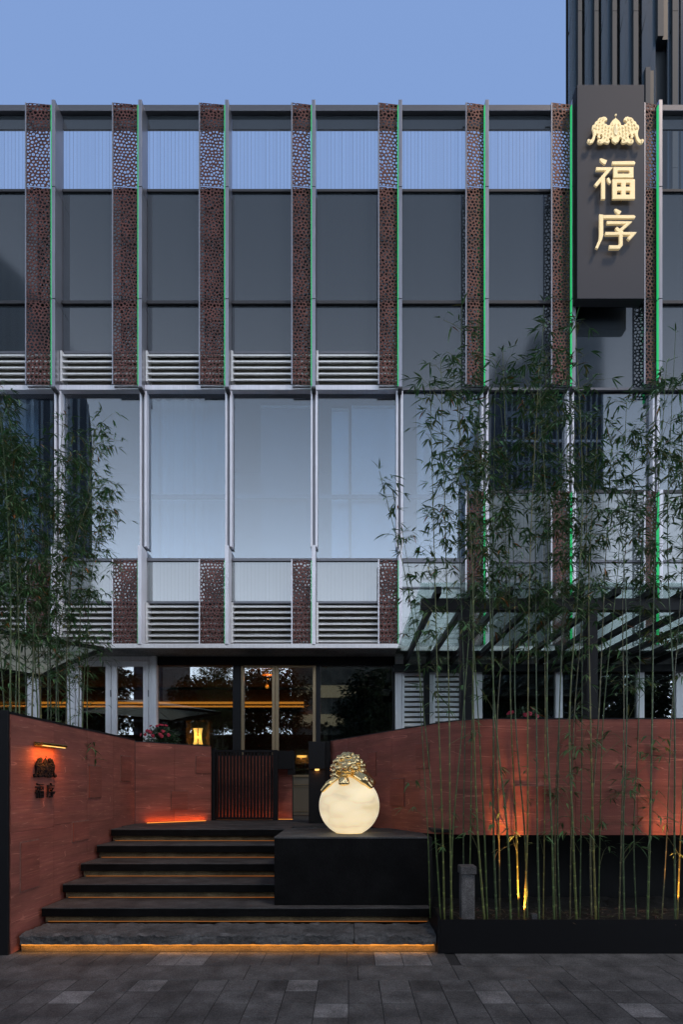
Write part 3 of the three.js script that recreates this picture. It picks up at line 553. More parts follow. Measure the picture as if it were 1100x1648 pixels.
    for (const [a, b] of mu) mesh('mullion', bx(fx + a, fx + b, Y(lowTop + 2, 9.5), Y(629.5, 9.5), 9.49, DG + 0.03, 0.003), M.aluWhite, bld);
    mesh('mullion_web', bx(fx - 0.0255, fx + 0.0195, Y(lowTop + 2, 9.52), Y(629.5, 9.52), 9.525, DG + 0.03), M.frameGrey, bld);
    // lower fin
    mesh('fin', bx(fx - 0.03, fx + 0.03, Y(1039, DF), Y(lowTop, DF), DF - 0.02, DG + 0.04, 0.004), M.aluWhite, bld);
    // screens
    const dl = 9.40, dr = 9.43, xl = X(PL, dl), xr = Math.min(fx - 0.036, X(PR, dr)), w = Math.hypot(xr - xl, dr - dl), turn = Math.atan2(dr - dl, xr - xl);
    const put = (yb, yt, sd, mat) => { const m = mesh('pierced_screen', pierced(w, yt - yb, sd), mat, bld); m.position.set(xl, yb, -dl); m.rotation.y = turn; return m; };
    put(Y(618, dl), Y(481.5, dl), 1 + (k & 1), M.copper); put(Y(480, dl), Y(300.2, dl), 3 + (k & 1), M.copper); put(Y(298.8, dl), Y(165, dl), 5 + (k & 1), M.copper);
    put(Y(1037, dl), Y(k >= 5 ? 790 : 900, dl), (k >= 5 ? 9 : 7) + (k & 1), M.copper);
    const ft = k >= 5 ? 790 : 900;
    mesh('screen_frame', bx(xl - 0.022, xl - 0.001, Y(618, dl), Y(165, dl), dl - 0.004, dl + 0.03, 0.003), M.alu, bld);
    mesh('screen_frame', bx(xl - 0.022, xl - 0.001, Y(1037, dl), Y(ft, dl), dl - 0.004, dl + 0.03, 0.003), M.aluWhite, bld);
    for (const yy of [619.3, 480.9, 299.6, 165.2]) mesh('screen_rail', bx(xl, xr, Y(yy + 0.9, dl), Y(yy, dl), 9.436, 9.46), M.gasket, bld);
    for (const [yy, x2] of [[600, 0], [480, 0], [300, 0], [185, 0]]) mesh('bracket', bx(xl + 0.03, xl + 0.05, Y(yy, DF), Y(yy - 3, DF), 9.41, DG - 0.001), M.frameGrey, bld);
    // green light line on the left flank of the fin
    const gm = k >= 5 ? M.greenBright : M.green;
    mesh('light_strip', bx(fx - FW - 0.014, fx - FW - 0.002, Y(618, DF), Y(482, DF), DF + 0.004, DF + 0.05), gm, bld);
    mesh('light_strip', bx(fx - FW - 0.014, fx - FW - 0.002, Y(479, DF), Y(168, DF), DF + 0.004, DF + 0.05), gm, bld);
    mesh('light_strip', bx(fx - 0.03 - (k >= 5 ? 0.016 : 0.009), fx - 0.032, Y(1036, DF), Y(k >= 5 ? 792 : 902, DF), DF - 0.004, DF + (k >= 5 ? 0.05 : 0.01)), gm, bld);
    rect(0.02, 4.7, 0x10ff50, 0.35, [fx - 0.06, Y(390, DF), -DF + 0.02], [fx - 0.4, Y(390, DF), -DF - 0.05]);
  }
  // sheer curtains and blinds hung inside the window storey
  const curtain = (x0, x1, d, amp, label, sd) => {
    seed = sd; const n = Math.round((x1 - x0) / 0.012), g = new THREE.PlaneGeometry(x1 - x0, 3.35, n, 6), p = g.attributes.position; let ph = 0; const off = []; for (let i = 0; i <= n; i++) { ph += rr(0.15, 0.55); off.push(Math.sin(ph) * amp * (0.6 + 0.4 * Math.sin(ph * 0.31))); }
    for (let i = 0; i < p.count; i++) { const c = i % (n + 1); p.setZ(i, off[c] * (0.7 + 0.3 * (1 - (p.getY(i) + 1.7) / 3.4))); }
    g.translate((x0 + x1) / 2, 6.69, -d); g.computeVertexNormals(); one('curtain', boxUV(g), M.curtain, label, 'curtain');
  };
  curtain(X(240, 9.9), X(366, 9.9), 9.95, 0.05, 'white sheer curtain gathered behind the second clear upper window from the left', 31);
  curtain(X(672, 9.9), X(766, 9.9), 9.95, 0.05, 'white sheer curtain behind the upper window just right of the middle', 37);
  curtain(X(-14, 9.9), X(58, 9.9), 9.95, 0.05, 'pale curtain behind the leftmost upper window at the picture edge', 41);
  const blind = (x0, x1, y0, y1, d, mat, label) => { const t = thing('roller_blind', label, 'blind'); mesh('cloth', bx(x0, x1, y0 + 0.02, y1 - 0.06, d, d + 0.004), mat, t); mesh('bottom_bar', bx(x0, x1, y0, y0 + 0.019, d - 0.006, d + 0.01, 0.003), M.frameGrey, t); const r = new THREE.CylinderGeometry(0.03, 0.03, x1 - x0, 12).rotateZ(Math.PI / 2); r.translate((x0 + x1) / 2, y1 - 0.03, -d - 0.006); mesh('roller', boxUV(r), M.white, t); };
  blind(X(566, 9.85), X(640, 9.85), 5.0, 8.2, 9.85, M.blind, 'white roller blind in the right half of the fourth clear upper window');
  blind(X(534, 9.9), X(562, 9.9), 5.0, 8.2, 9.93, M.blind, 'narrow white roller blind in the left half of the fourth clear upper window');
  blind(X(420, 9.85), X(502, 9.85), 5.0, 8.2, 9.85, M.blindGrey, 'grey mesh roller blind in the third clear upper window');
  for (let k = K0; k < 5; k++) mesh('inner_rail', bx(finX(k) + 0.06, finX(k + 1) - 0.06, Y(803, 9.75), Y(797, 9.75), 9.72, 9.77), M.frameGrey, bld);
}
// ------------------------------------------------------------------ ground floor
{
  const D = 10.1, y = (py) => Y(py, D), x = (px) => X(px, D), FL = 0.962, TOPF = 3.822;
  const b = (px0, px1, py0, py1, dn, df, mat, name, r = 0.003) => mesh(name, bx(x(px0), x(px1), py1 === null ? FL : y(py1), y(py0), dn, df, r), mat, bld);
  const pane = (px0, px1, py0, py1, mat = M.glassDark) => mesh('glass_pane', bx(x(px0) + 0.003, x(px1) - 0.003, py1 === null ? FL : y(py1), y(py0), D, D + 0.012), mat, bld);
  // dark room behind
  const rx0 = -8.6, rx1 = 8.4, BK = 13.6;
  mesh('room_wall', [bx(rx0, rx1, FL - 0.1, TOPF, BK, BK + 0.1), bx(rx0 - 0.1, rx0, FL - 0.1, TOPF, D + 0.05, BK), bx(rx1, rx1 + 0.1, FL - 0.1, TOPF, D + 0.05, BK), bx(-0.52, -0.40, FL - 0.1, TOPF, D + 0.3, BK), ], M.interior, bld);
  mesh('room_floor', bx(rx0, rx1, 0.8, 0.955, 10.36, BK), M.interiorFloor, bld);
  mesh('room_ceiling', bx(rx0, rx1, TOPF + 0.05, TOPF + 0.12, D + 0.07, BK), M.interior, bld);
  // glazing, left to right
  pane(-200, -60, 1064, null); pane(-57, 46, 1064, null); pane(63, 110, 1064, null);
  b(-60, -57, 1055.5, null, D - 0.05, D + 0.05, M.white, 'post'); b(46, 63, 1055.5, null, D - 0.05, D + 0.06, M.white, 'post'); b(110, 122, 1055.5, null, D - 0.05, D + 0.06, M.white, 'post');
  b(-200, 246, 1051, 1056.5, D - 0.06, D + 0.055, M.white, 'lintel'); b(63.2, 109.8, 1057, 1064, D - 0.02, D + 0.05, M.white, 'lintel'); b(-56.8, 45.8, 1057, 1064, D - 0.02, D + 0.05, M.white, 'lintel');
  // white double door
  const leaf = (p0, p1, handle) => {
    const d = new THREE.Group(); d.name = 'door'; bld.add(d);
    const yt = y(1064.5), yb = FL + 0.012, s = 8.5 * D / F;
    mesh('frame', [bx(x(p0), x(p0) + s, yb, yt, D - 0.04, D + 0.02, 0.004), bx(x(p1) - s, x(p1), yb, yt, D - 0.04, D + 0.02, 0.004), bx(x(p0) + s + 0.001, x(p1) - s - 0.001, yt - s, yt - 0.001, D - 0.036, D + 0.02), bx(x(p0) + s + 0.001, x(p1) - s - 0.001, yb, yb + 0.25, D - 0.036, D + 0.02)], M.white, d);
    mesh('glass', bx(x(p0) + s, x(p1) - s, yb + 0.25, yt - s, D - 0.01, D), M.glassDark, d);
    mesh('handle', bx(x(handle) - 0.012, x(handle) + 0.012, 1.95, 2.3, D - 0.08, D - 0.041, 0.005), M.alu, d);
    mesh('hinge', [bx(x(p1) - 0.004, x(p1) + 0.01, 3.1, 3.22, D - 0.055, D - 0.041), bx(x(p1) - 0.004, x(p1) + 0.01, 1.3, 1.42, D - 0.055, D - 0.041)], M.frameGrey, d);
  };
  leaf(123, 179.4, 175.5); leaf(180.4, 240, 184);
  b(122.2, 240.6, 1057, 1063.8, D - 0.045, D + 0.05, M.white, 'lintel'); b(241, 246, 1057, null, D - 0.05, D + 0.05, M.white, 'post'); b(246.3, 253.5, 1051, null, D - 0.085, D + 0.05, M.white, 'post');
  // dark-framed window, bronze entrance, window
  b(254, 636, 1054.5, 1071, D - 0.03, D + 0.05, M.blackMetal, 'header'); pane(254, 376, 1071.2, null); b(376, 388.4, 1071.2, null, D - 0.08, D + 0.05, M.blackMetal, 'column');
  const bronzeLeaf = (p0, p1) => {
    const d = new THREE.Group(); d.name = 'door'; bld.add(d); const s = 5 * D / F, yt = y(1072), yb = FL + 0.01, mid = y(1247);
    mesh('frame', [bx(x(p0), x(p0) + s, yb, yt, D - 0.05, D + 0.02, 0.004), bx(x(p1) - s, x(p1), yb, yt, D - 0.05, D + 0.02, 0.004), bx(x(p0) + s + 0.001, x(p1) - s - 0.001, yt - 0.03, yt - 0.001, D - 0.045, D + 0.02), bx(x(p0) + s + 0.001, x(p1) - s - 0.001, mid - 0.04, mid, D - 0.045, D + 0.02)], M.bronze, d);
    mesh('glass', bx(x(p0) + s, x(p1) - s, mid, yt - 0.03, D - 0.01, D), M.glassDark, d);
    mesh('lower_panel', [bx(x(p0) + s + 0.001, x(p1) - s - 0.001, yb, mid - 0.041, D - 0.02, D + 0.01)], M.bronzePanel, d);
    mesh('moulding', [0.06, 0.50, 0.54].map((q) => bx(x(p0) + s + 0.002, x(p1) - s - 0.002, yb + q, yb + q + 0.014, D - 0.032, D - 0.021)), M.bronze, d);
  };
  bronzeLeaf(388.8, 443.6); bronzeLeaf(444.2, 509);
  b(509.4, 516, 1071.2, null, D - 0.08, D + 0.05, M.blackMetal, 'column'); pane(516, 632, 1071.2, null); b(632, 636, 1071.2, null, D - 0.03, D + 0.05, M.blackMetal, 'column');
  // white louvred doors and windows behind the pergola
  b(636.3, 1130, 1046, 1074, D - 0.03, D + 0.05, M.white, 'lintel');
  const lv = (p0, p1) => {
    const d = new THREE.Group(); d.name = 'louvred_door'; bld.add(d); const s = 4.2 * D / F, yt = y(1075), yb = FL + 0.012;
    mesh('frame', [bx(x(p0), x(p0) + s, yb, yt, D - 0.05, D + 0.02, 0.004), bx(x(p1) - s, x(p1), yb, yt, D - 0.05, D + 0.02, 0.004), bx(x(p0) + s + 0.001, x(p1) - s - 0.001, yt - 0.07, yt - 0.001, D - 0.045, D + 0.02), bx(x(p0) + s + 0.001, x(p1) - s - 0.001, yb, yb + 0.12, D - 0.045, D + 0.02)], M.white, d);
    mesh('back_panel', bx(x(p0) + s, x(p1) - s, yb, yt - 0.01, D + 0.03, D + 0.045), M.louvreBack, d);
    const y0 = yb + 0.12, y1 = yt - 0.07, n = Math.round((y1 - y0) / 0.09);
    for (let i = 0; i < n; i++) { const g = new THREE.BoxGeometry(x(p1) - x(p0) - 2 * s - 0.004, 0.062, 0.012); g.rotateX(-0.5); g.translate((x(p0) + x(p1)) / 2, lerp(y0, y1, (i + 0.5) / n), -D + 0.008); mesh('slat', boxUV(g), M.white, d); }
  };
  b(636.3, 646.5, 1074.3, null, D - 0.05, D + 0.05, M.white, 'post'); lv(647, 695.5); lv(696, 744); b(744.5, 776, 1074.3, null, D - 0.05, D + 0.05, M.white, 'post');
  pane(776, 894, 1074.3, null); b(894, 905, 1074.3, null, D - 0.05, D + 0.05, M.white, 'post'); pane(905, 1025, 1074.3, null); b(1025, 1036, 1074.3, null, D - 0.05, D + 0.05, M.white, 'post'); pane(1036, 1087, 1074.3, null); b(1087, 1115, 1074.3, null, D - 0.05, D + 0.05, M.white, 'post');
  // right-hand remainder
  pane(1115, 1300, 1074.3, null);
  // amber cove light along the back wall
  const cl = thing('cove_light', 'long double amber light line along the back wall of the dining room', 'light');
  for (const py of [1131, 1137.5]) mesh('light_strip', bx(X(-60, 13.5), X(489, 13.5), Y(py + 1.7, 13.5), Y(py - 1.7, 13.5), 13.5, 13.53), M.amber, cl);
  mesh('shelf', bx(X(-60, 13.5), X(489, 13.5), Y(1141.5, 13.5), Y(1139.6, 13.5), 13.35, 13.59), M.interior, cl);
  rect(8, 0.06, 0xff9040, 9, [-4.4, 3.4, -13.42], [-4.4, 2.2, -13.2], cl);
  // wall lamps
  const wl = (px, py0, py1, d, label) => {
    const t = thing('wall_lamp', label, 'lamp'); const xx = X(px, d), y0 = Y(py1, d), y1 = Y(py0, d);
    for (const s of [-1, 1]) { const sh = new THREE.Shape(); sh.moveTo(0.012 * s, 0); sh.lineTo(0.095 * s, 0); sh.quadraticCurveTo(0.05 * s, (y1 - y0) / 2, 0.095 * s, y1 - y0); sh.lineTo(0.012 * s, y1 - y0); const g = new THREE.ExtrudeGeometry(sh, { depth: 0.03, bevelEnabled: false, curveSegments: 8 }); g.translate(xx, y0, -d); mesh('shade', boxUV(g), M.warm, t); }
    mesh('back_plate', bx(xx - 0.012, xx + 0.012, y0 - 0.03, y1 + 0.03, d - 0.02, d + 0.06), M.brass, t);
    const pl = new THREE.PointLight(0xffa040, 0.5); pl.position.set(xx, (y0 + y1) / 2, -d + 0.14); t.add(pl);
  };
  wl(319, 1172, 1198, 11.2, 'glowing brass wall lamp seen through the wide window above the back wall');
  wl(319, 1066, 1092, 13.3, 'glowing wall lamp high up behind the wide window, under the ceiling');
  const pillar = one('pillar', bx(X(300, 11.3), X(338, 11.3), FL, Y(1160, 11.3), 11.27, 11.5), M.interior, 'dark pillar inside the dining room carrying a brass wall lamp', 'pillar');
  // lantern cluster seen through the entrance
  const pd = thing('pendant_lamp', 'small amber pendant lamp hanging inside the bronze entrance door', 'lamp');
  { const dx = 11.6, xx = X(433, dx); mesh('cord', bx(xx - 0.004, xx + 0.004, Y(1078, dx), TOPF + 0.05, dx - 0.004, dx + 0.004), M.gasket, pd);
    const g = new THREE.CylinderGeometry(0.17, 0.15, 0.10, 24, 1); g.translate(xx, Y(1083, dx), -dx); mesh('shade', boxUV(g), M.amberDim, pd); const g2 = new THREE.SphereGeometry(0.04, 12, 8); g2.translate(X(430, dx), Y(1105, dx), -dx); mesh('bulb', boxUV(g2), M.amber, pd);
    const st = new THREE.CylinderGeometry(0.004, 0.004, 0.2, 6); st.translate(X(430, dx), Y(1097, dx), -dx); mesh('stem', boxUV(st), M.gasket, pd);
    const pl = new THREE.PointLight(0xff8a30, 0.5); pl.position.set(xx, Y(1094, dx), -dx + 0.1); pd.add(pl); }
  // bar shelf with bottles behind the gap at the gate
  const bs = thing('bar_shelf', 'small lit bar shelf inside, seen through the gap beside the gate', 'shelf');
  const dB = 10.9; mesh('light_strip', bx(X(478, dB), X(494, dB), Y(1219, dB), Y(1215.5, dB), dB, dB + 0.02), M.warm, bs);
  mesh('board', [1229, 1238, 1247].map((q) => bx(X(474, dB), X(500, dB), Y(q + 1, dB), Y(q, dB), dB, dB + 0.2)), M.brass, bs);
  mesh('back_board', bx(X(474, dB), X(500, dB), Y(1250, dB), Y(1205, dB), dB + 0.201, dB + 0.23), M.bronzePanel, bs);
  { const pl = new THREE.PointLight(0xffa050, 0.12); pl.position.set(X(486, dB), Y(1221, dB), -dB + 0.06); bs.add(pl); }
  const ORDB = ['first', 'second', 'third', 'fourth']; seed = 77; for (let i = 0; i < 8; i++) { const r0 = i % 4, lv2 = i < 4 ? 1229 : 1238, hh = rr(0.05, 0.075); const g = new THREE.LatheGeometry([[0.001, 0], [0.012, 0], [0.012, hh * 0.6], [0.004, hh * 0.8], [0.004, hh], [0.001, hh]].map((p) => new THREE.Vector2(...p)), 8); g.translate(X(478 + r0 * 5, dB), Y(lv2, dB) + 0.001, -dB - 0.05); one('bottle', boxUV(g), M.glassRoof, `tiny bottle, ${ORDB[r0]} from the left on the ${i < 4 ? 'upper' : 'lower'} lit bar shelf board`, 'bottle', 'bottles on the bar shelf'); }
}

// ------------------------------------------------------------------ pergola
{
  const p = thing('pergola', 'black timber pergola with slanting-looking rafters and glass roof on the right terrace', 'pergola');
  const T = 3.672, Bm = 3.535;
  mesh('front_beam', bx(0.83, 6.6, Bm, T, 6.42, 6.52, 0.004), M.blackMetal, p);
  mesh('rear_beam', bx(0.80, 6.6, Bm, T - 0.01, 9.93, 10.03, 0.004), M.blackMetal, p);
  for (let i = 0; i < 15; i++) { const x = 1.01 + i * 0.405; mesh('rafter', bx(x - 0.032, x + 0.032, T + 0.002, T + 0.085, 6.28, 10.03, 0.004), M.blackMetal, p); }
  for (let i = 0; i < 5; i++) mesh('roof_pane', bx(0.80 + i * 1.215, 2.01 + i * 1.215, T + 0.09, T + 0.1, 6.2, 10.03), M.glassRoof, p);
  for (const [px, d, w] of [[687, 9.95, 0.05], [750, 6.47, 0.065], [951, 6.47, 0.06]]) { const x = X(px, d); mesh('post', bx(x - w, x + w, 0.96, Bm - 0.001, d - w, d + w, 0.004), M.blackMetal, p); }
  const lamp = new THREE.Group(); lamp.name = 'spotlight'; p.add(lamp);
  const g = new THREE.CylinderGeometry(0.035, 0.035, 0.13, 14).rotateX(0.5); g.translate(X(828, 8.2), Y(1056, 8.2), -8.2); mesh('housing', boxUV(g), M.blackMatte, lamp); mesh('arm', bx(X(828, 8.2) - 0.008, X(828, 8.2) + 0.008, Y(1050, 8.2), T, 8.19, 8.206), M.blackMatte, lamp);
}
// ------------------------------------------------------------------ parasol on the left terrace
{
  const px = -4.80, pz = -6.93, R = 1.76, eh = 3.24, ah = 3.52, p = thing('parasol', 'pale green canvas parasol open above the left terrace behind the bamboo', 'parasol', [px, 0.96, pz]);
  const n = 4, pos = [], ed = [];
  for (let i = 0; i < n; i++) {
    const a0 = (i + 0.0) / n * Math.PI * 2, a1 = (i + 1) / n * Math.PI * 2, rows = 6;
    const P = (t, a, s) => [lerp(Math.cos(a0), Math.cos(a1), s) * R * t, lerp(ah, eh, Math.pow(t, 1.1)) - 0.96 + Math.sin(s * Math.PI) * 0.02 * t, lerp(Math.sin(a0), Math.sin(a1), s) * R * t];
    for (let r = 0; r < rows; r++) for (let s = 0; s < 4; s++) { const q = (t, k) => P(t / rows, lerp(a0, a1, k / 4), k / 4); pos.push(...q(r, s), ...q(r + 1, s), ...q(r + 1, s + 1), ...q(r, s), ...q(r + 1, s + 1), ...q(r, s + 1)); }
    const g = new THREE.CylinderGeometry(0.009, 0.009, Math.hypot(R, ah - eh) * 0.98, 6); const mid = P(0.5, a0, 0), e = P(1, a0, 0), top = P(0, a0, 0), dir = new THREE.Vector3(e[0] - top[0], e[1] - top[1], e[2] - top[2]).normalize();
    g.applyQuaternion(new THREE.Quaternion().setFromUnitVectors(new THREE.Vector3(0, 1, 0), dir)); g.translate(mid[0], mid[1] - 0.035, mid[2]); mesh('rib', boxUV(g), M.frameGrey, p);
    const e2 = P(1, a1, 1), l = Math.hypot(e2[0] - e[0], e2[2] - e[2]), ge = new THREE.BoxGeometry(l, 0.05, 0.006); ge.rotateY(-Math.atan2(e2[2] - e[2], e2[0] - e[0])); ge.translate((e[0] + e2[0]) / 2, e[1] - 0.03, (e[2] + e2[2]) / 2); ed.push(boxUV(ge));
  }
  const g = new THREE.BufferGeometry(); g.setAttribute('position', new THREE.Float32BufferAttribute(pos, 3)); g.computeVertexNormals(); mesh('canopy', boxUV(g), M.parasol, p);
  mesh('edge_binding', ed, M.blackMatte, p);
  const pole = new THREE.CylinderGeometry(0.025, 0.025, ah - 0.96 + 0.06, 14); pole.translate(0, (ah - 0.9) / 2, 0); mesh('pole', boxUV(pole), M.frameGrey, p);
  const fin = new THREE.SphereGeometry(0.04, 12, 8); fin.translate(0, ah - 0.88, 0); mesh('finial', boxUV(fin), M.blackMatte, p);
  const base = new THREE.CylinderGeometry(0.3, 0.32, 0.08, 24); base.translate(0, 0.04, 0); mesh('base', boxUV(base), M.blackMatte, p);
}
// ------------------------------------------------------------------ leaves, bamboo, shrubs, trees
class Leaves {
  constructor() { this.p = []; this.c = []; this.n = 0; }
  add(o, dir, up, len, wid, col, droop = 0.25) {            // a folded blade of six triangles
    const side = new THREE.Vector3().crossVectors(dir, up).normalize(), nrm = new THREE.Vector3().crossVectors(side, dir).normalize();
    const at = (t, s, f) => [o.x + dir.x * len * t + side.x * wid * s + nrm.x * (f * wid - droop * len * t * t), o.y + dir.y * len * t + side.y * wid * s + nrm.y * (f * wid - droop * len * t * t), o.z + dir.z * len * t + side.z * wid * s + nrm.z * (f * wid - droop * len * t * t)];
    const b = at(0, 0, 0), l1 = at(0.3, 0.5, 0.18), r1 = at(0.3, -0.5, 0.18), m1 = at(0.32, 0, 0), l2 = at(0.65, 0.36, 0.12), r2 = at(0.65, -0.36, 0.12), m2 = at(0.66, 0, 0), t = at(1, 0, 0);
    for (const [x, y, z] of [[b, m1, l1], [b, r1, m1], [l1, m1, m2], [l1, m2, l2], [m1, r1, r2], [m1, r2, m2], [l2, m2, t], [m2, r2, t]]) this.p.push(...x, ...y, ...z);
    for (let i = 0; i < 24; i++) this.c.push(col[0], col[1], col[2]);
    this.n++;
  }
  geo() { const g = new THREE.BufferGeometry(); g.setAttribute('position', new THREE.Float32BufferAttribute(this.p, 3)); g.setAttribute('color', new THREE.Float32BufferAttribute(this.c, 3)); g.computeVertexNormals(); return g; }
}
function tube(pts, r0, r1, seg, node) {                     // tapered tube along points; node = spacing of the swollen joints
  const curve = new THREE.CatmullRomCurve3(pts), len = curve.getLength(), stops = [];
  if (node) { for (let s = 0; s < len; s += node) { stops.push([s, 1.0, 2.1], [s + node * 0.03, 1.22, 1.9], [s + node * 0.06, 1.0, 0.8], [s + node * 0.12, 0.98, 1], [s + node * 0.86, 0.97, 1]); } } else for (let i = 0; i < 5; i++) stops.push([i / 4 * len, 1]);
  const pos = [], idx = [], uv = [], col = []; let k = 0; const v = new THREE.Vector3(), t = new THREE.Vector3(), a = new THREE.Vector3(), b = new THREE.Vector3();
  for (const [s, w, tone = 1] of stops) { const u = Math.min(1, s / len); curve.getPoint(u, v); curve.getTangent(u, t); a.set(0, 0, 1).cross(t).normalize(); b.crossVectors(t, a); const r = lerp(r0, r1, u) * w; for (let i = 0; i <= seg; i++) { const q = i / seg * Math.PI * 2; pos.push(v.x + (a.x * Math.cos(q) + b.x * Math.sin(q)) * r, v.y + (a.y * Math.cos(q) + b.y * Math.sin(q)) * r, v.z + (a.z * Math.cos(q) + b.z * Math.sin(q)) * r); uv.push(i / seg, s); col.push(tone, tone, tone); } k++; }
  for (let j = 0; j < k - 1; j++) for (let i = 0; i < seg; i++) { const p = j * (seg + 1) + i; idx.push(p, p + seg + 1, p + 1, p + 1, p + seg + 1, p + seg + 2); }
  const g = new THREE.BufferGeometry(); g.setAttribute('position', new THREE.Float32BufferAttribute(pos, 3)); g.setAttribute('uv', new THREE.Float32BufferAttribute(uv, 2)); g.setIndex(idx); g.computeVertexNormals(); if (node) g.setAttribute('color', new THREE.Float32BufferAttribute(col, 3)); return { g, curve, len };
}
const leafTone = () => { const q = rnd(), k = rr(0.6, 1.35); if (q < 0.022) return [0.30 * k, 0.10 * k, 0.02 * k]; if (q < 0.07) return [0.16 * k, 0.15 * k, 0.03 * k]; return [0.062 * k * rr(0.7, 1.4), 0.155 * k, 0.046 * k]; };
const V3 = (x, y, z) => new THREE.Vector3(x, y, z);
function bamboo(pts, o) {                                   // pts: plan of the culm in the world, first point at its foot
  const root = thing('bamboo', o.label, 'bamboo', [pts[0].x, pts[0].y, pts[0].z], 0, o.group), loc = pts.map((p) => p.clone().sub(pts[0]));
  const node = rr(0.19, 0.27), st = tube(loc, o.r, 0.0025, 7, node);
  mesh('stem', st.g, M.culm[o.tone ?? Math.floor(rnd() * 5)], root);
  const lv = new Leaves(), tw = [], Ht = loc[loc.length - 1].y;
  for (let s = node; s < st.len; s += node) {
    const u = s / st.len, p = st.curve.getPoint(u);
    const dens = p.y < o.low ? 0 : Math.min(1, 0.15 + (p.y - o.low) / o.ramp) * (o.dens ?? 1);
    if (p.y < o.low && !(p.y > 0.5 && rnd() < (o.stray ?? 0.1))) continue;
    const nb = p.y < o.low ? 1 : (rnd() < dens ? (rnd() < 0.75 ? 2 : 1) : 0) + (rnd() < dens * 0.25 ? 1 : 0);
    for (let q = 0; q < nb; q++) {
      const a = rr(0, Math.PI * 2), bl = rr(0.28, 0.62) * (1 - 0.45 * u) * (o.spread ?? 1), el = rr(0.45, 1.05), e = V3(Math.cos(a) * Math.cos(el), Math.sin(el), Math.sin(a) * Math.cos(el) * 0.7);
      const m = p.clone().addScaledVector(e, bl * 0.55), t = p.clone().addScaledVector(e, bl).add(V3(0, -bl * rr(0.05, 0.3), 0));
      tw.push(clean(tube([p, m, t], 0.0026, 0.001, 3).g));
      const nt = Math.max(2, Math.round(bl * (p.y < o.low ? 8 : 22)));
      for (let i = 0; i < nt; i++) {
        const w = 0.25 + 0.75 * (i + 1) / nt, c = w < 0.55 ? p.clone().lerp(m, w / 0.55) : m.clone().lerp(t, (w - 0.55) / 0.45), nl = 2 + Math.floor(rnd() * 4), ta = rr(0, Math.PI * 2);
        const tip = c.clone().add(V3(Math.cos(ta) * rr(0.03, 0.12), rr(-0.03, 0.06), Math.sin(ta) * rr(0.03, 0.12)));
        tw.push(clean(tube([c, c.clone().lerp(tip, 0.5), tip], 0.0009, 0.0006, 3).g));
        for (let k = 0; k < nl; k++) { const b = ta + rr(-1.1, 1.1), d = V3(Math.cos(b), rr(-0.85, 0.25), Math.sin(b)).normalize(); lv.add(tip, d, V3(rr(-0.3, 0.3), 1, rr(-0.3, 0.3)).normalize(), rr(0.07, 0.14), rr(0.012, 0.019), leafTone(), rr(0.05, 0.3)); }
      }
    }
  }
  for (let k = 0; k < 4; k++) { const b = rr(0, 6.28), d = V3(Math.cos(b) * 0.6, rr(0.2, 1), Math.sin(b) * 0.6).normalize(); lv.add(loc[loc.length - 1], d, V3(0.2, 1, 0.1).normalize(), rr(0.08, 0.13), 0.014, leafTone(), 0.2); }
  if (tw.length) stuff(mesh('twigs', merge(tw), M.twig, root));
  if (lv.n) stuff(mesh('leaves', lv.geo(), M.leaf, root));
  return root;
}
const ORD = ['first', 'second', 'third', 'fourth', 'fifth', 'sixth', 'seventh', 'eighth', 'ninth', 'tenth', 'eleventh', 'twelfth', 'thirteenth', 'fourteenth', 'fifteenth', 'sixteenth', 'seventeenth', 'eighteenth', 'nineteenth', 'twentieth'];
const ord = (i) => { const n = i + 1; if (n <= 20) return ORD[n - 1]; const t = { 2: 'twenty', 3: 'thirty', 4: 'forty' }[Math.floor(n / 10)], r = n % 10; return r ? `${t}-${ORD[r - 1]}` : t.slice(0, -1) + 'ieth'; };
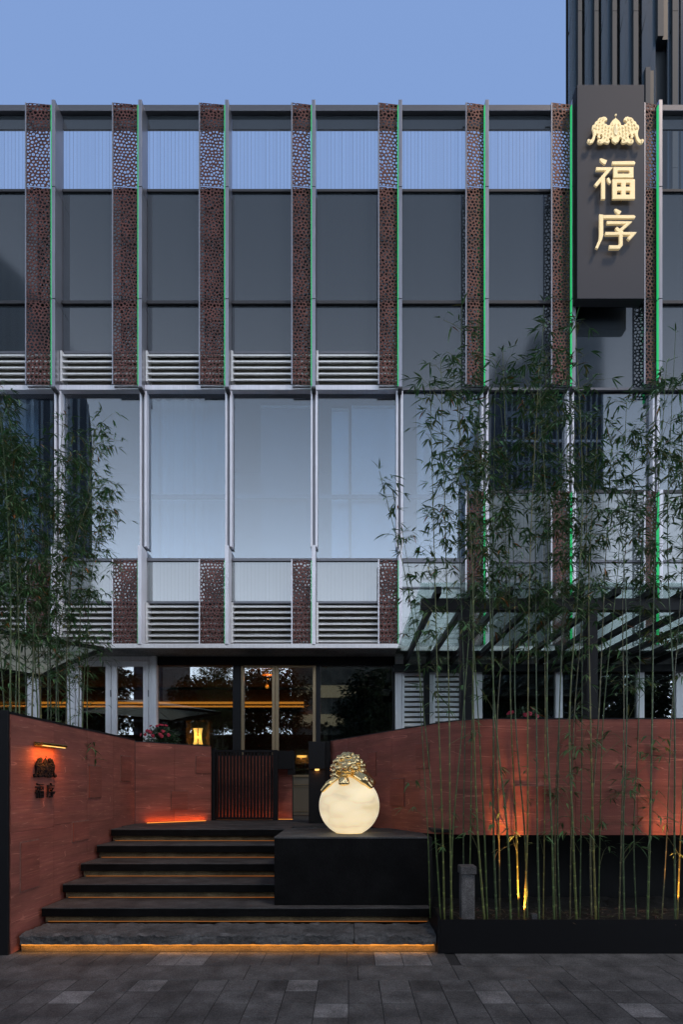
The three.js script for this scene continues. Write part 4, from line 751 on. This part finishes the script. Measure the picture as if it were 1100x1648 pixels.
{
  // planter along the pavement
  const pt = thing('planter', 'long low black steel planter at the pavement holding the right bamboo grove', 'planter');
  mesh('front_panel', bx(0.832, 4.6, 0.004, 0.31, 5.07, 5.085, 0.003), M.planter, pt);
  mesh('side_panel', bx(0.806, 0.831, 0.002, 0.335, 5.07, 5.66, 0.003), M.planter, pt);
  mesh('rear_panel', bx(0.86, 7, 0.004, 0.2, 6.4, 6.42), M.planter, pt);
  const g = new THREE.PlaneGeometry(6.2, 1.35, 120, 30).rotateX(-Math.PI / 2), p = g.attributes.position; for (let i = 0; i < p.count; i++) p.setY(i, 0.235 + 0.03 * noise.noise(p.getX(i) * 3, 1.3, p.getZ(i) * 3) + 0.02 * noise.noise(p.getX(i) * 14, 3, p.getZ(i) * 14)); g.translate(3.94, 0, -5.75); g.computeVertexNormals();
  const so = struct('soil', boxUV(g), M.soil);
  seed = 61; const lit = new Leaves(); for (let i = 0; i < 500; i++) { const a = rr(0, 6.28); lit.add(V3(rr(0.9, 4), 0.275 + rr(-0.005, 0.02), -rr(5.12, 5.7)), V3(Math.cos(a), rr(-0.1, 0.2), Math.sin(a)).normalize(), V3(rr(-0.4, 0.4), 1, rr(-0.4, 0.4)).normalize(), rr(0.06, 0.11), rr(0.01, 0.016), [0.09 * rr(0.5, 1.3), 0.065 * rr(0.5, 1.2), 0.03], 0.1); }
  const lm = one('fallen_leaves', lit.geo(), M.leaf, 'dry fallen bamboo leaves lying on the planter soil', 'leaf litter'); lm.userData.kind = 'stuff';

  // grey bollard among the bamboo
  const b = thing('bollard', 'grey concrete bollard with a square cap standing at the front of the bamboo', 'bollard');
  const d = 5.2; mesh('shaft', bx(X(743.5, d), X(765, d), 0.2, Y(1405, d), d, d + 0.11, 0.006), M.concrete, b); mesh('cap', bx(X(741.5, d), X(767.5, d), Y(1407, d), Y(1394, d), d - 0.02, d + 0.13, 0.008), M.concrete, b);
  // two uplights in the soil
  const up = (px, d2, dx, dz, k, label, h2 = 0.05) => {
    const t = thing('uplight', label, 'light', [X(px, d2), 0.23, -d2]); const c = new THREE.CylinderGeometry(0.034, 0.03, h2, 16); c.translate(0, h2 / 2, 0); mesh('housing', boxUV(c), M.blackMatte, t);
    const l = new THREE.CylinderGeometry(0.026, 0.026, 0.004, 16); l.translate(0, h2 + 0.003, 0); mesh('lamp_lens', boxUV(l), M.warm, t);
    const s = new THREE.SpotLight(0xffac60, k * 6, 0, 0.32, 0.5); s.position.set(0, h2 + 0.03, 0); s.target.position.set(dx, 1.5, dz); s.shadow.radius = 1; s.castShadow = true; t.add(s, s.target); return t;
  };
  up(843, 5.135, -0.02, -0.6, 2.6, 'small uplight in the soil glowing against the bent red wall between bamboo stems');
  up(1104, 5.135, 0.0, -0.5, 1.2, 'small uplight in the soil at the right picture edge behind the planter');
  one('junction_box', bx(X(857, 5.2), X(866, 5.2), 0.2, Y(1471, 5.2), 5.2, 5.25, 0.004), M.concrete, 'small grey box on the soil just right of the glowing uplight', 'box');

  // bamboo: [foot px, px at the wall's foot, px at the wall's top, top px, top py, base radius mm, tone, distance]
  const B = [
    [693, 689, 679, 650, 850, 6, 1, 5.42], [710, 701, 684, 610, 760, 8, 1, 5.3], [716, 713, 705, 690, 640, 10, 0, 5.2], [728, 725, 723, 708, 585, 10, 0, 5.18], [726, 729, 745, 770, 690, 9, 1, 5.25],
    [748, 747, 748, 742, 500, 8, 3, 5.4], [756, 758, 759, 765, 660, 9, 1, 5.36], [781, 770, 762, 735, 600, 11, 0, 5.16], [785, 781, 771, 752, 720, 10, 1, 5.3], [800, 796, 793, 800, 590, 12, 3, 5.28], [805, 803, 800, 812, 760, 9, 4, 5.42],
    [823, 818, 799, 770, 690, 11, 1, 5.15], [836, 831, 821, 808, 570, 9, 0, 5.28], [850, 845, 830, 812, 640, 9, 3, 5.22], [844, 849, 848, 858, 610, 10, 2, 5.2], [869, 866, 865, 876, 486, 10, 3, 5.17], [875, 877, 878, 886, 560, 6, 2, 5.3],
    [893, 889, 882, 868, 640, 11, 1, 5.15], [896, 893, 899, 925, 700, 8, 4, 5.34], [902, 899, 899, 893, 590, 8, 3, 5.3], [918, 919, 922, 945, 680, 8, 4, 5.38], [929, 922, 918, 935, 500, 12, 0, 5.16], [934, 935, 936, 925, 650, 7, 3, 5.36],
    [960, 955, 947, 965, 690, 11, 2, 5.15], [953, 953, 960, 985, 740, 10, 4, 5.3], [964, 967, 970, 1000, 660, 7, 1, 5.36], [997, 1000, 1003, 1018, 720, 8, 4, 5.27], [1006, 1003, 1006, 995, 690, 9, 3, 5.16], [1025, 1021, 1028, 1045, 640, 7, 3, 5.36],
    [1043, 1047, 1052, 1062, 600, 12, 1, 5.15], [1066, 1074, 1080, 1110, 690, 7, 4, 5.3], [1088, 1087, 1082, 1070, 560, 10, 3, 5.17], [1091, 1096, 1105, 1120, 640, 8, 2, 5.26], [1118, 1112, 1108, 1095, 620, 10, 1, 5.2],
  ];
  B.forEach(([a, b1, c, e, f, r, tone, d3], i) => {
    seed = 300 + i * 17; const z = -d3, xm = (px, dd) => X(px, dd), pts = [V3(xm(a, d3), 0.24, z), V3(xm(b1, d3), Y(1343, d3), z + rr(-0.02, 0.02)), V3(xm(c, d3), Y(1157, d3), z + rr(-0.02, 0.06)), V3(xm(lerp(c, e, 0.45) + rr(-8, 8), d3), lerp(Y(1157, d3), Y(f, d3), 0.5), z + rr(-0.1, 0.15)), V3(xm(e, d3), Y(f, d3), z + rr(-0.15, 0.2))];
    const where = a > 1095 ? 'bamboo stem at the right picture edge behind the black planter' : `${['slender ', 'slim ', 'green ', ''][i % 4]}bamboo stem, ${ord(i)} from the left in the black planter`;
    bamboo(pts, { r: r / 1000, tone, low: rr(1.75, 2.6), ramp: 1.3, dens: i < 3 ? 1.0 : 0.84, stray: i > 20 && i < 28 ? 0.5 : 0.16, spread: i < 3 ? 0.6 : 1, label: where, group: 'bamboo stems in the right planter' });
  });
  // bamboo behind the left wall
  const pl2 = thing('planter', 'low black planter box behind the left red wall holding the left bamboo', 'planter');
  mesh('box', bx(-4.4, -3.16, 0.961, 1.25, 5.2, 6.98, 0.004), M.planter, pl2);
  const Lf = [[-34, 5.6, 720, 10], [-18, 5.9, 660, 9], [-4, 5.5, 640, 10], [6, 5.8, 690, 9], [13, 5.45, 640, 11], [20, 6.0, 740, 10], [28, 5.75, 690, 9], [35, 5.6, 660, 9], [42, 6.1, 780, 10], [50, 5.7, 720, 12], [58, 5.9, 790, 9], [66, 6.2, 750, 12], [74, 5.95, 690, 9], [80, 6.4, 800, 10], [88, 6.1, 740, 9], [95, 6.3, 810, 8], [103, 6.25, 780, 10], [112, 6.5, 830, 8], [122, 6.55, 700, 9], [131, 6.75, 800, 8], [141, 6.92, 720, 8]];
  Lf.forEach(([px, d4, top, r], i) => {
    seed = 900 + i * 13; const lean = rr(-14, 26), pts = [V3(X(px, d4), 1.2, -d4), V3(X(px + lean * 0.1, d4), 2.2, -d4 + rr(-0.03, 0.03)), V3(X(px + lean * 0.35, d4), lerp(2.2, Y(top, d4), 0.4), -d4 + rr(-0.05, 0.08)), V3(X(px + lean * 1.1, d4), lerp(2.2, Y(top, d4), 0.75), -d4 + rr(-0.1, 0.12)), V3(X(px + lean * 1.9, d4), Y(top, d4), -d4 + rr(-0.15, 0.2))];
    bamboo(pts, { r: r / 1000, low: rr(1.1, 1.5), ramp: 0.7, dens: 1.1, stray: 0.6, spread: 1.05, label: px < 0 ? ['bamboo stem farthest left, half outside the picture behind the red side wall', 'second bamboo stem at the left picture edge behind the red side wall', 'third bamboo stem at the left picture edge behind the red side wall'][i] : `${['green ', 'thin ', 'leafy '][i % 3]}bamboo stem, ${ord(i - 3)} from the left behind the left red wall`, group: 'bamboo stems behind the left wall' });
  });
  // camellia-like flowering shrubs on the terrace
  const shrub = (x, y, z, w, hh, nf, label, sd) => {
    seed = sd; const t = thing('flowering_shrub', label, 'shrub', [x, 0.96, z]); const top = y - 0.96; const pot = new THREE.CylinderGeometry(w * 0.42, w * 0.32, top - hh * 0.7, 20); pot.translate(0, (top - hh * 0.7) / 2, 0); mesh('pot', boxUV(pot), M.planter, t);
    const lv = new Leaves(); for (let i = 0; i < 900; i++) { const a = rr(0, 6.28), el = rr(-0.5, 1.5), q = Math.pow(rnd(), 0.4) * (0.85 + 0.25 * noise.noise(Math.cos(a) * 3, el * 3, sd)); const p = V3(Math.cos(a) * Math.cos(el) * w / 2 * q, top - hh / 2 + Math.sin(el) * hh / 2 * q, Math.sin(a) * Math.cos(el) * w / 2 * q); lv.add(p, V3(Math.cos(a + rr(-1, 1)), rr(-0.5, 0.9), Math.sin(a + rr(-1, 1))).normalize(), V3(rr(-0.5, 0.5), 1, rr(-0.5, 0.5)).normalize(), rr(0.045, 0.075), rr(0.022, 0.034), [0.03 * rr(0.6, 1.4), 0.07 * rr(0.6, 1.5), 0.028], 0.15); }
    stuff(mesh('leaves', lv.geo(), M.leaf, t));
    for (let i = 0; i < nf; i++) {
      const a = rr(0.3, 2.84), el = rr(0.0, 1.2), c = V3(Math.cos(a) * Math.cos(el) * w * 0.5, top - hh / 2 + Math.sin(el) * hh * 0.5, Math.sin(a) * Math.cos(el) * w * 0.5), out = c.clone().sub(V3(0, top - hh / 2, 0)).normalize(), fl = [];
      for (let k = 0; k < 11; k++) { const g = new THREE.SphereGeometry(0.019, 7, 5); g.scale(1, 0.28, 1); const b = k * 2.4, rad = 0.004 + 0.0012 * k; g.rotateZ(-0.7 + 0.06 * k).translate(rad, 0.01, 0).rotateY(b); fl.push(boxUV(g)); }
      const m = mesh('flower', fl, M.petal, t); m.position.copy(c); m.quaternion.setFromUnitVectors(V3(0, 1, 0), out);
    }
  };
  shrub(X(259, 8.95), Y(1166, 8.95), -8.98, 0.66, 0.52, 15, 'round green shrub with deep pink flowers above the back wall', 71);
  shrub(X(845, 6.5), Y(1137, 6.5), -6.6, 0.5, 0.4, 8, 'red flowering shrub partly hidden behind the right wall under the pergola', 73);
}
// ------------------------------------------------------------------ the tower behind, and what stands across the street (mirrored in the glass)
{
  const D = 70, x = (px) => X(900 + px / 5.495, D), tw = thing('tower', 'dark blue-grey glass tower with upright fins rising behind the building', 'tower'), H = 118;
  { const f = new THREE.Shape(), k = (D + 34) / (D + 1.6); f.moveTo(x(107), D + 1.6); f.lineTo(x(2600), D + 1.6); f.lineTo(x(2600), D + 34); f.lineTo(x(107) * k + 2, D + 34); const g = new THREE.ExtrudeGeometry(f, { depth: H, bevelEnabled: false }); g.rotateX(-Math.PI / 2); mesh('core', boxUV(g), M.towerDark, tw); }
  const strip = (a, b, y0, y1, dd, mat, name) => mesh(name, bx(x(a), x(b), y0, y1, D + dd, D + 1.59), mat, tw);
  const light = [[107, 175], [246, 320], [394, 480], [561, 667], [756, 882], [986, 1010], [1011, 1092]], bands = [0, 14, 28, 42, 56, 68, 76, 84, 92, 100, 109, 118];
  for (const [a, b] of light) {
    for (let i = 0; i < bands.length - 1; i++) {           // facets: each pane leans a little, its neighbours meeting on slanting joints
      const w = x(b) - x(a), y0 = bands[i], y1 = bands[i + 1], mid = lerp(x(a), x(b), 0.5), sl = (y1 - y0) * 0.45;
      for (const [s, q] of [[0, 0], [1, 1]]) {
        const X0 = s ? mid + 0.03 : x(a), X1 = s ? x(b) : mid - 0.03, sh = new THREE.Shape(); sh.moveTo(X0, y0 - (s ? 0 : sl) + 0.04); sh.lineTo(X1, y0 + (s ? sl : 0) + 0.04); sh.lineTo(X1, y1 + (s ? sl : 0) - 0.04); sh.lineTo(X0, y1 - (s ? 0 : sl) - 0.04);
        const g = new THREE.ExtrudeGeometry(sh, { depth: 0.2, bevelEnabled: false }); g.translate(0, 0, -(D + 0.7 + 0.12 * q)); mesh('glass_facet', boxUV(g), M.towerGlass, tw);
      }
    }
  }
  for (const [a, b, lo, hi] of [[175.5, 210, 0, H], [320.5, 357, 0, H], [480.5, 520, 0, H], [667.5, 710, 0, H], [1013, 1062, 0, H]]) for (let i = 0; i < 6; i++) strip(a, b, lerp(lo, hi, i / 6) + 0.03, lerp(lo, hi, (i + 1) / 6) - 0.03, 0.1, M.towerFin, 'fin');
  strip(775, 817, 0, Y(106, D), 0.1, M.towerFin, 'fin'); strip(817.5, 860, 0, Y(106, D), 0.45, M.towerDark, 'fin_shadow_gap'); strip(883, 935, Y(56, D), H, 0.1, M.towerFin, 'fin'); strip(935.5, 985, Y(56, D), H, 0.45, M.towerDark, 'fin_shadow_gap');
  for (let k = 0; k < 9; k++) { const o = 1110 + k * 160; strip(o, o + 80, 0, H, 0.7, M.towerGlass, 'glass_facet'); strip(o + 81, o + 118, 0, H, 0.1, M.towerFin, 'fin'); }

  // left: dark block with a rounded shoulder, across the street
  const V = 70, zF = V - 2 * DG, o1 = thing('opposite_block', 'dark ribbed block with rounded shoulder, mirrored in the left upper windows', 'building');
  const sh = new THREE.Shape(), R0 = X(148, V), cx = X(-60, V), cy = Y(720, V), ra = R0 - cx, rb = 280 * V / F; sh.moveTo(cx - 26, 0); sh.lineTo(R0, 0); sh.lineTo(R0, cy); for (let i = 1; i <= 16; i++) { const a = i / 16 * Math.PI / 2; sh.lineTo(cx + ra * Math.cos(a), cy + rb * Math.sin(a)); } sh.lineTo(cx - 26, cy + rb);
  const g1 = new THREE.ExtrudeGeometry(sh, { depth: 22, bevelEnabled: false }); g1.translate(-R0, 0, 0); mesh('body', boxUV(g1), M.facadeFar, o1);
  for (let i = 0; i < 34; i++) { const xx = R0 - 0.5 - i * 1.0, t = Math.max(0, (xx - cx) / ra), top = xx > cx ? cy + rb * Math.sqrt(Math.max(0, 1 - t * t)) : cy + rb; mesh('rib', bx(xx - R0 - (i % 5 === 2 ? 0.3 : 0.14), xx - R0 + (i % 5 === 2 ? 0.3 : 0.14), 0, top - 0.3, 0, 0.35), M.facadeFin, o1); }
  o1.position.set(R0, 0, zF); o1.rotation.y = -0.44;
  // right: stepped office tower
  const V2 = 80, z2 = V2 - 2 * DG, q2 = (px) => X(px, V2), o2 = thing('opposite_tower', 'grey stepped office tower across the street, mirrored in the right upper windows', 'tower');
  const top2 = Y(538, V2), topW = Y(582, V2);
  const s2 = new THREE.Shape(); s2.moveTo(q2(778), 0); s2.lineTo(q2(972), 0); s2.lineTo(q2(970), top2 + 0.6); s2.lineTo(q2(856), top2); s2.lineTo(q2(843), topW); s2.lineTo(q2(811), topW); s2.lineTo(q2(806), topW + 2); s2.lineTo(q2(793), Y(612, V2));
  const g2 = new THREE.ExtrudeGeometry(s2, { depth: 24, bevelEnabled: false }); g2.translate(0, 0, z2); mesh('body', boxUV(g2), M.facadeFar, o2);
  for (let f = 0; f < 17; f++) { const yy = 4 + f * 3.55; mesh('floor_band', bx(q2(f > 14 ? 845 : 812), q2(970), yy, yy + (f % 4 === 1 ? 0.35 : 0.9), -z2, -z2 + (f % 4 === 1 ? 0.28 : 0.22)), f % 4 === 1 ? M.floorLine : M.facadeFin, o2); }
  for (let i = 0; i < 18; i++) { const xx = lerp(q2(815), q2(969), i / 17); mesh('mullion', bx(xx - 0.12, xx + 0.12, 0, xx < q2(850) ? topW - 0.5 : top2 - 0.6, -z2, -z2 + 0.36), M.facadeFin, o2); }
  // low beige building and street trees
  const V3d = 60, z3 = V3d - 2 * 10.1, o3 = thing('low_building', 'low beige building with dark window bands across the street', 'building');
  mesh('body', bx(X(470, V3d), X(640, V3d), 0, Y(1072, V3d), -z3 - 12, -z3), M.beige, o3);
  for (let f = 0; f < 4; f++) mesh('window_band', bx(X(472, V3d), X(638, V3d), 1.4 + f * 3.1, 2.7 + f * 3.1, -z3, -z3 + 0.1), f > 1 ? M.litWindow : M.facadeFar, o3);
  const o4 = thing('grey_block', 'narrow grey block across the street seen mirrored beside the trees', 'building'); mesh('body', bx(X(215, 58), X(262, 58), 0, Y(1020, 58), -(58 - 20.2) - 10, -(58 - 20.2)), M.concrete, o4); for (let f = 0; f < 4; f++) mesh('window_band', bx(X(218, 58), X(259, 58), 3 + f * 3, 4.2 + f * 3, -(58 - 20.2), -(58 - 20.2) + 0.1), M.facadeFar, o4);
  const crown = (sd, w, hh) => { seed = sd; const lv = new Leaves(), cl = []; for (let i = 0; i < 34; i++) { const a = rr(0, 6.28), el = rr(-0.9, 1.4), q = Math.sqrt(rnd()); cl.push([Math.cos(a) * Math.cos(el) * w * 0.42 * q, Math.sin(el) * hh * 0.42 * q, Math.sin(a) * Math.cos(el) * w * 0.42 * q, rr(0.5, 1.0) * w * 0.16]); } for (const c of cl) for (let i = 0; i < 330; i++) { const a = rr(0, 6.28), el = Math.asin(rr(-1, 1)), q = c[3] * Math.pow(rnd(), 0.4) * 1.3; lv.add(V3(c[0] + Math.cos(a) * Math.cos(el) * q, c[1] + Math.sin(el) * q, c[2] + Math.sin(a) * Math.cos(el) * q), V3(Math.cos(a + rr(-1, 1)), rr(-0.8, 0.6), Math.sin(a)).normalize(), V3(rr(-0.6, 0.6), 1, rr(-0.6, 0.6)).normalize(), rr(0.16, 0.3), rr(0.1, 0.16), [0.03 * rr(0.6, 1.4), 0.055 * rr(0.6, 1.4), 0.025], 0.15); } return lv.geo(); };
  const cg = [crown(501, 5.6, 5.4), crown(502, 5.0, 6), crown(503, 5.4, 5)];
  const tree = (px, vd, ctop, i, s, label) => { const z = vd - 20.2, t = thing('street_tree', label, 'tree', [X(px, vd), 0, z], i); const cy2 = Y(ctop, vd) - 2.7 * s; const tr = tube([V3(0, -0.05, 0), V3(0.06, cy2 * 0.5, 0.05), V3(0, cy2 + 0.4, 0)], 0.16, 0.07, 9).g; mesh('trunk', tr, M.bark, t); const lb = []; for (let k = 0; k < 6; k++) { const a = k * 1.05 + i; lb.push(clean(tube([V3(0.02, cy2 - 1.3, 0), V3(Math.cos(a) * 0.7, cy2 - 0.3, Math.sin(a) * 0.7), V3(Math.cos(a) * 1.6, cy2 + 0.8, Math.sin(a) * 1.6)], 0.06, 0.02, 5).g)); } mesh('limbs', lb, M.bark, t); const c = mesh('crown', cg[i % 3], M.leaf, t); c.position.y = cy2; c.scale.setScalar(s); };
  { seed = 640; const lv = new Leaves(); for (let i = 0; i < 9800; i++) { const f = rnd() < 0.75, xx = rr(-26, 20), hh = 6.0 + 0.7 * noise.noise(xx * 0.35, 2, 1) + 0.35 * noise.noise(xx * 1.4, 5, 1); lv.add(V3(xx, f ? rr(0.1, hh) : hh + rr(-0.2, 0.1), 22.5 - (f ? 0 : rr(0, 1)) + rr(-0.15, 0.15) + (f ? -0.5 : 0.5)), V3(rr(-1, 1), rr(-0.6, 0.6), rr(-0.6, 0.2)).normalize(), V3(rr(-0.4, 0.4), 1, rr(-0.6, 0.4)).normalize(), rr(0.2, 0.36), rr(0.12, 0.2), [0.028 * rr(0.6, 1.4), 0.05 * rr(0.6, 1.4), 0.024], 0.15); }
    const hd = thing('hedge', 'long tall clipped hedge along the far side of the road', 'hedge'); stuff(mesh('leaves', lv.geo(), M.leaf, hd)); mesh('core', bx(-26, 20, 0, 5.2, -23.1, -22.2), M.soil, hd); }
  const nth = ['leftmost', 'second from the left', 'third from the left', 'middle', 'fifth from the left', 'sixth from the left', 'rightmost'];
  [[30, 40, 1050, 0, 1.5], [165, 41, 1045, 1, 1.5], [335, 40, 1072, 2, 1.25], [425, 43, 1062, 0, 1.3], [600, 41, 1086, 1, 1.3], [820, 40, 1070, 2, 1.5], [1000, 41, 1060, 0, 1.6]].forEach(([a, b, c, d, e], i) => tree(a, b, c, d, e, `leafy street tree across the road, ${nth[i]} in the mirrored row`));
}
renderer.render(scene, camera);
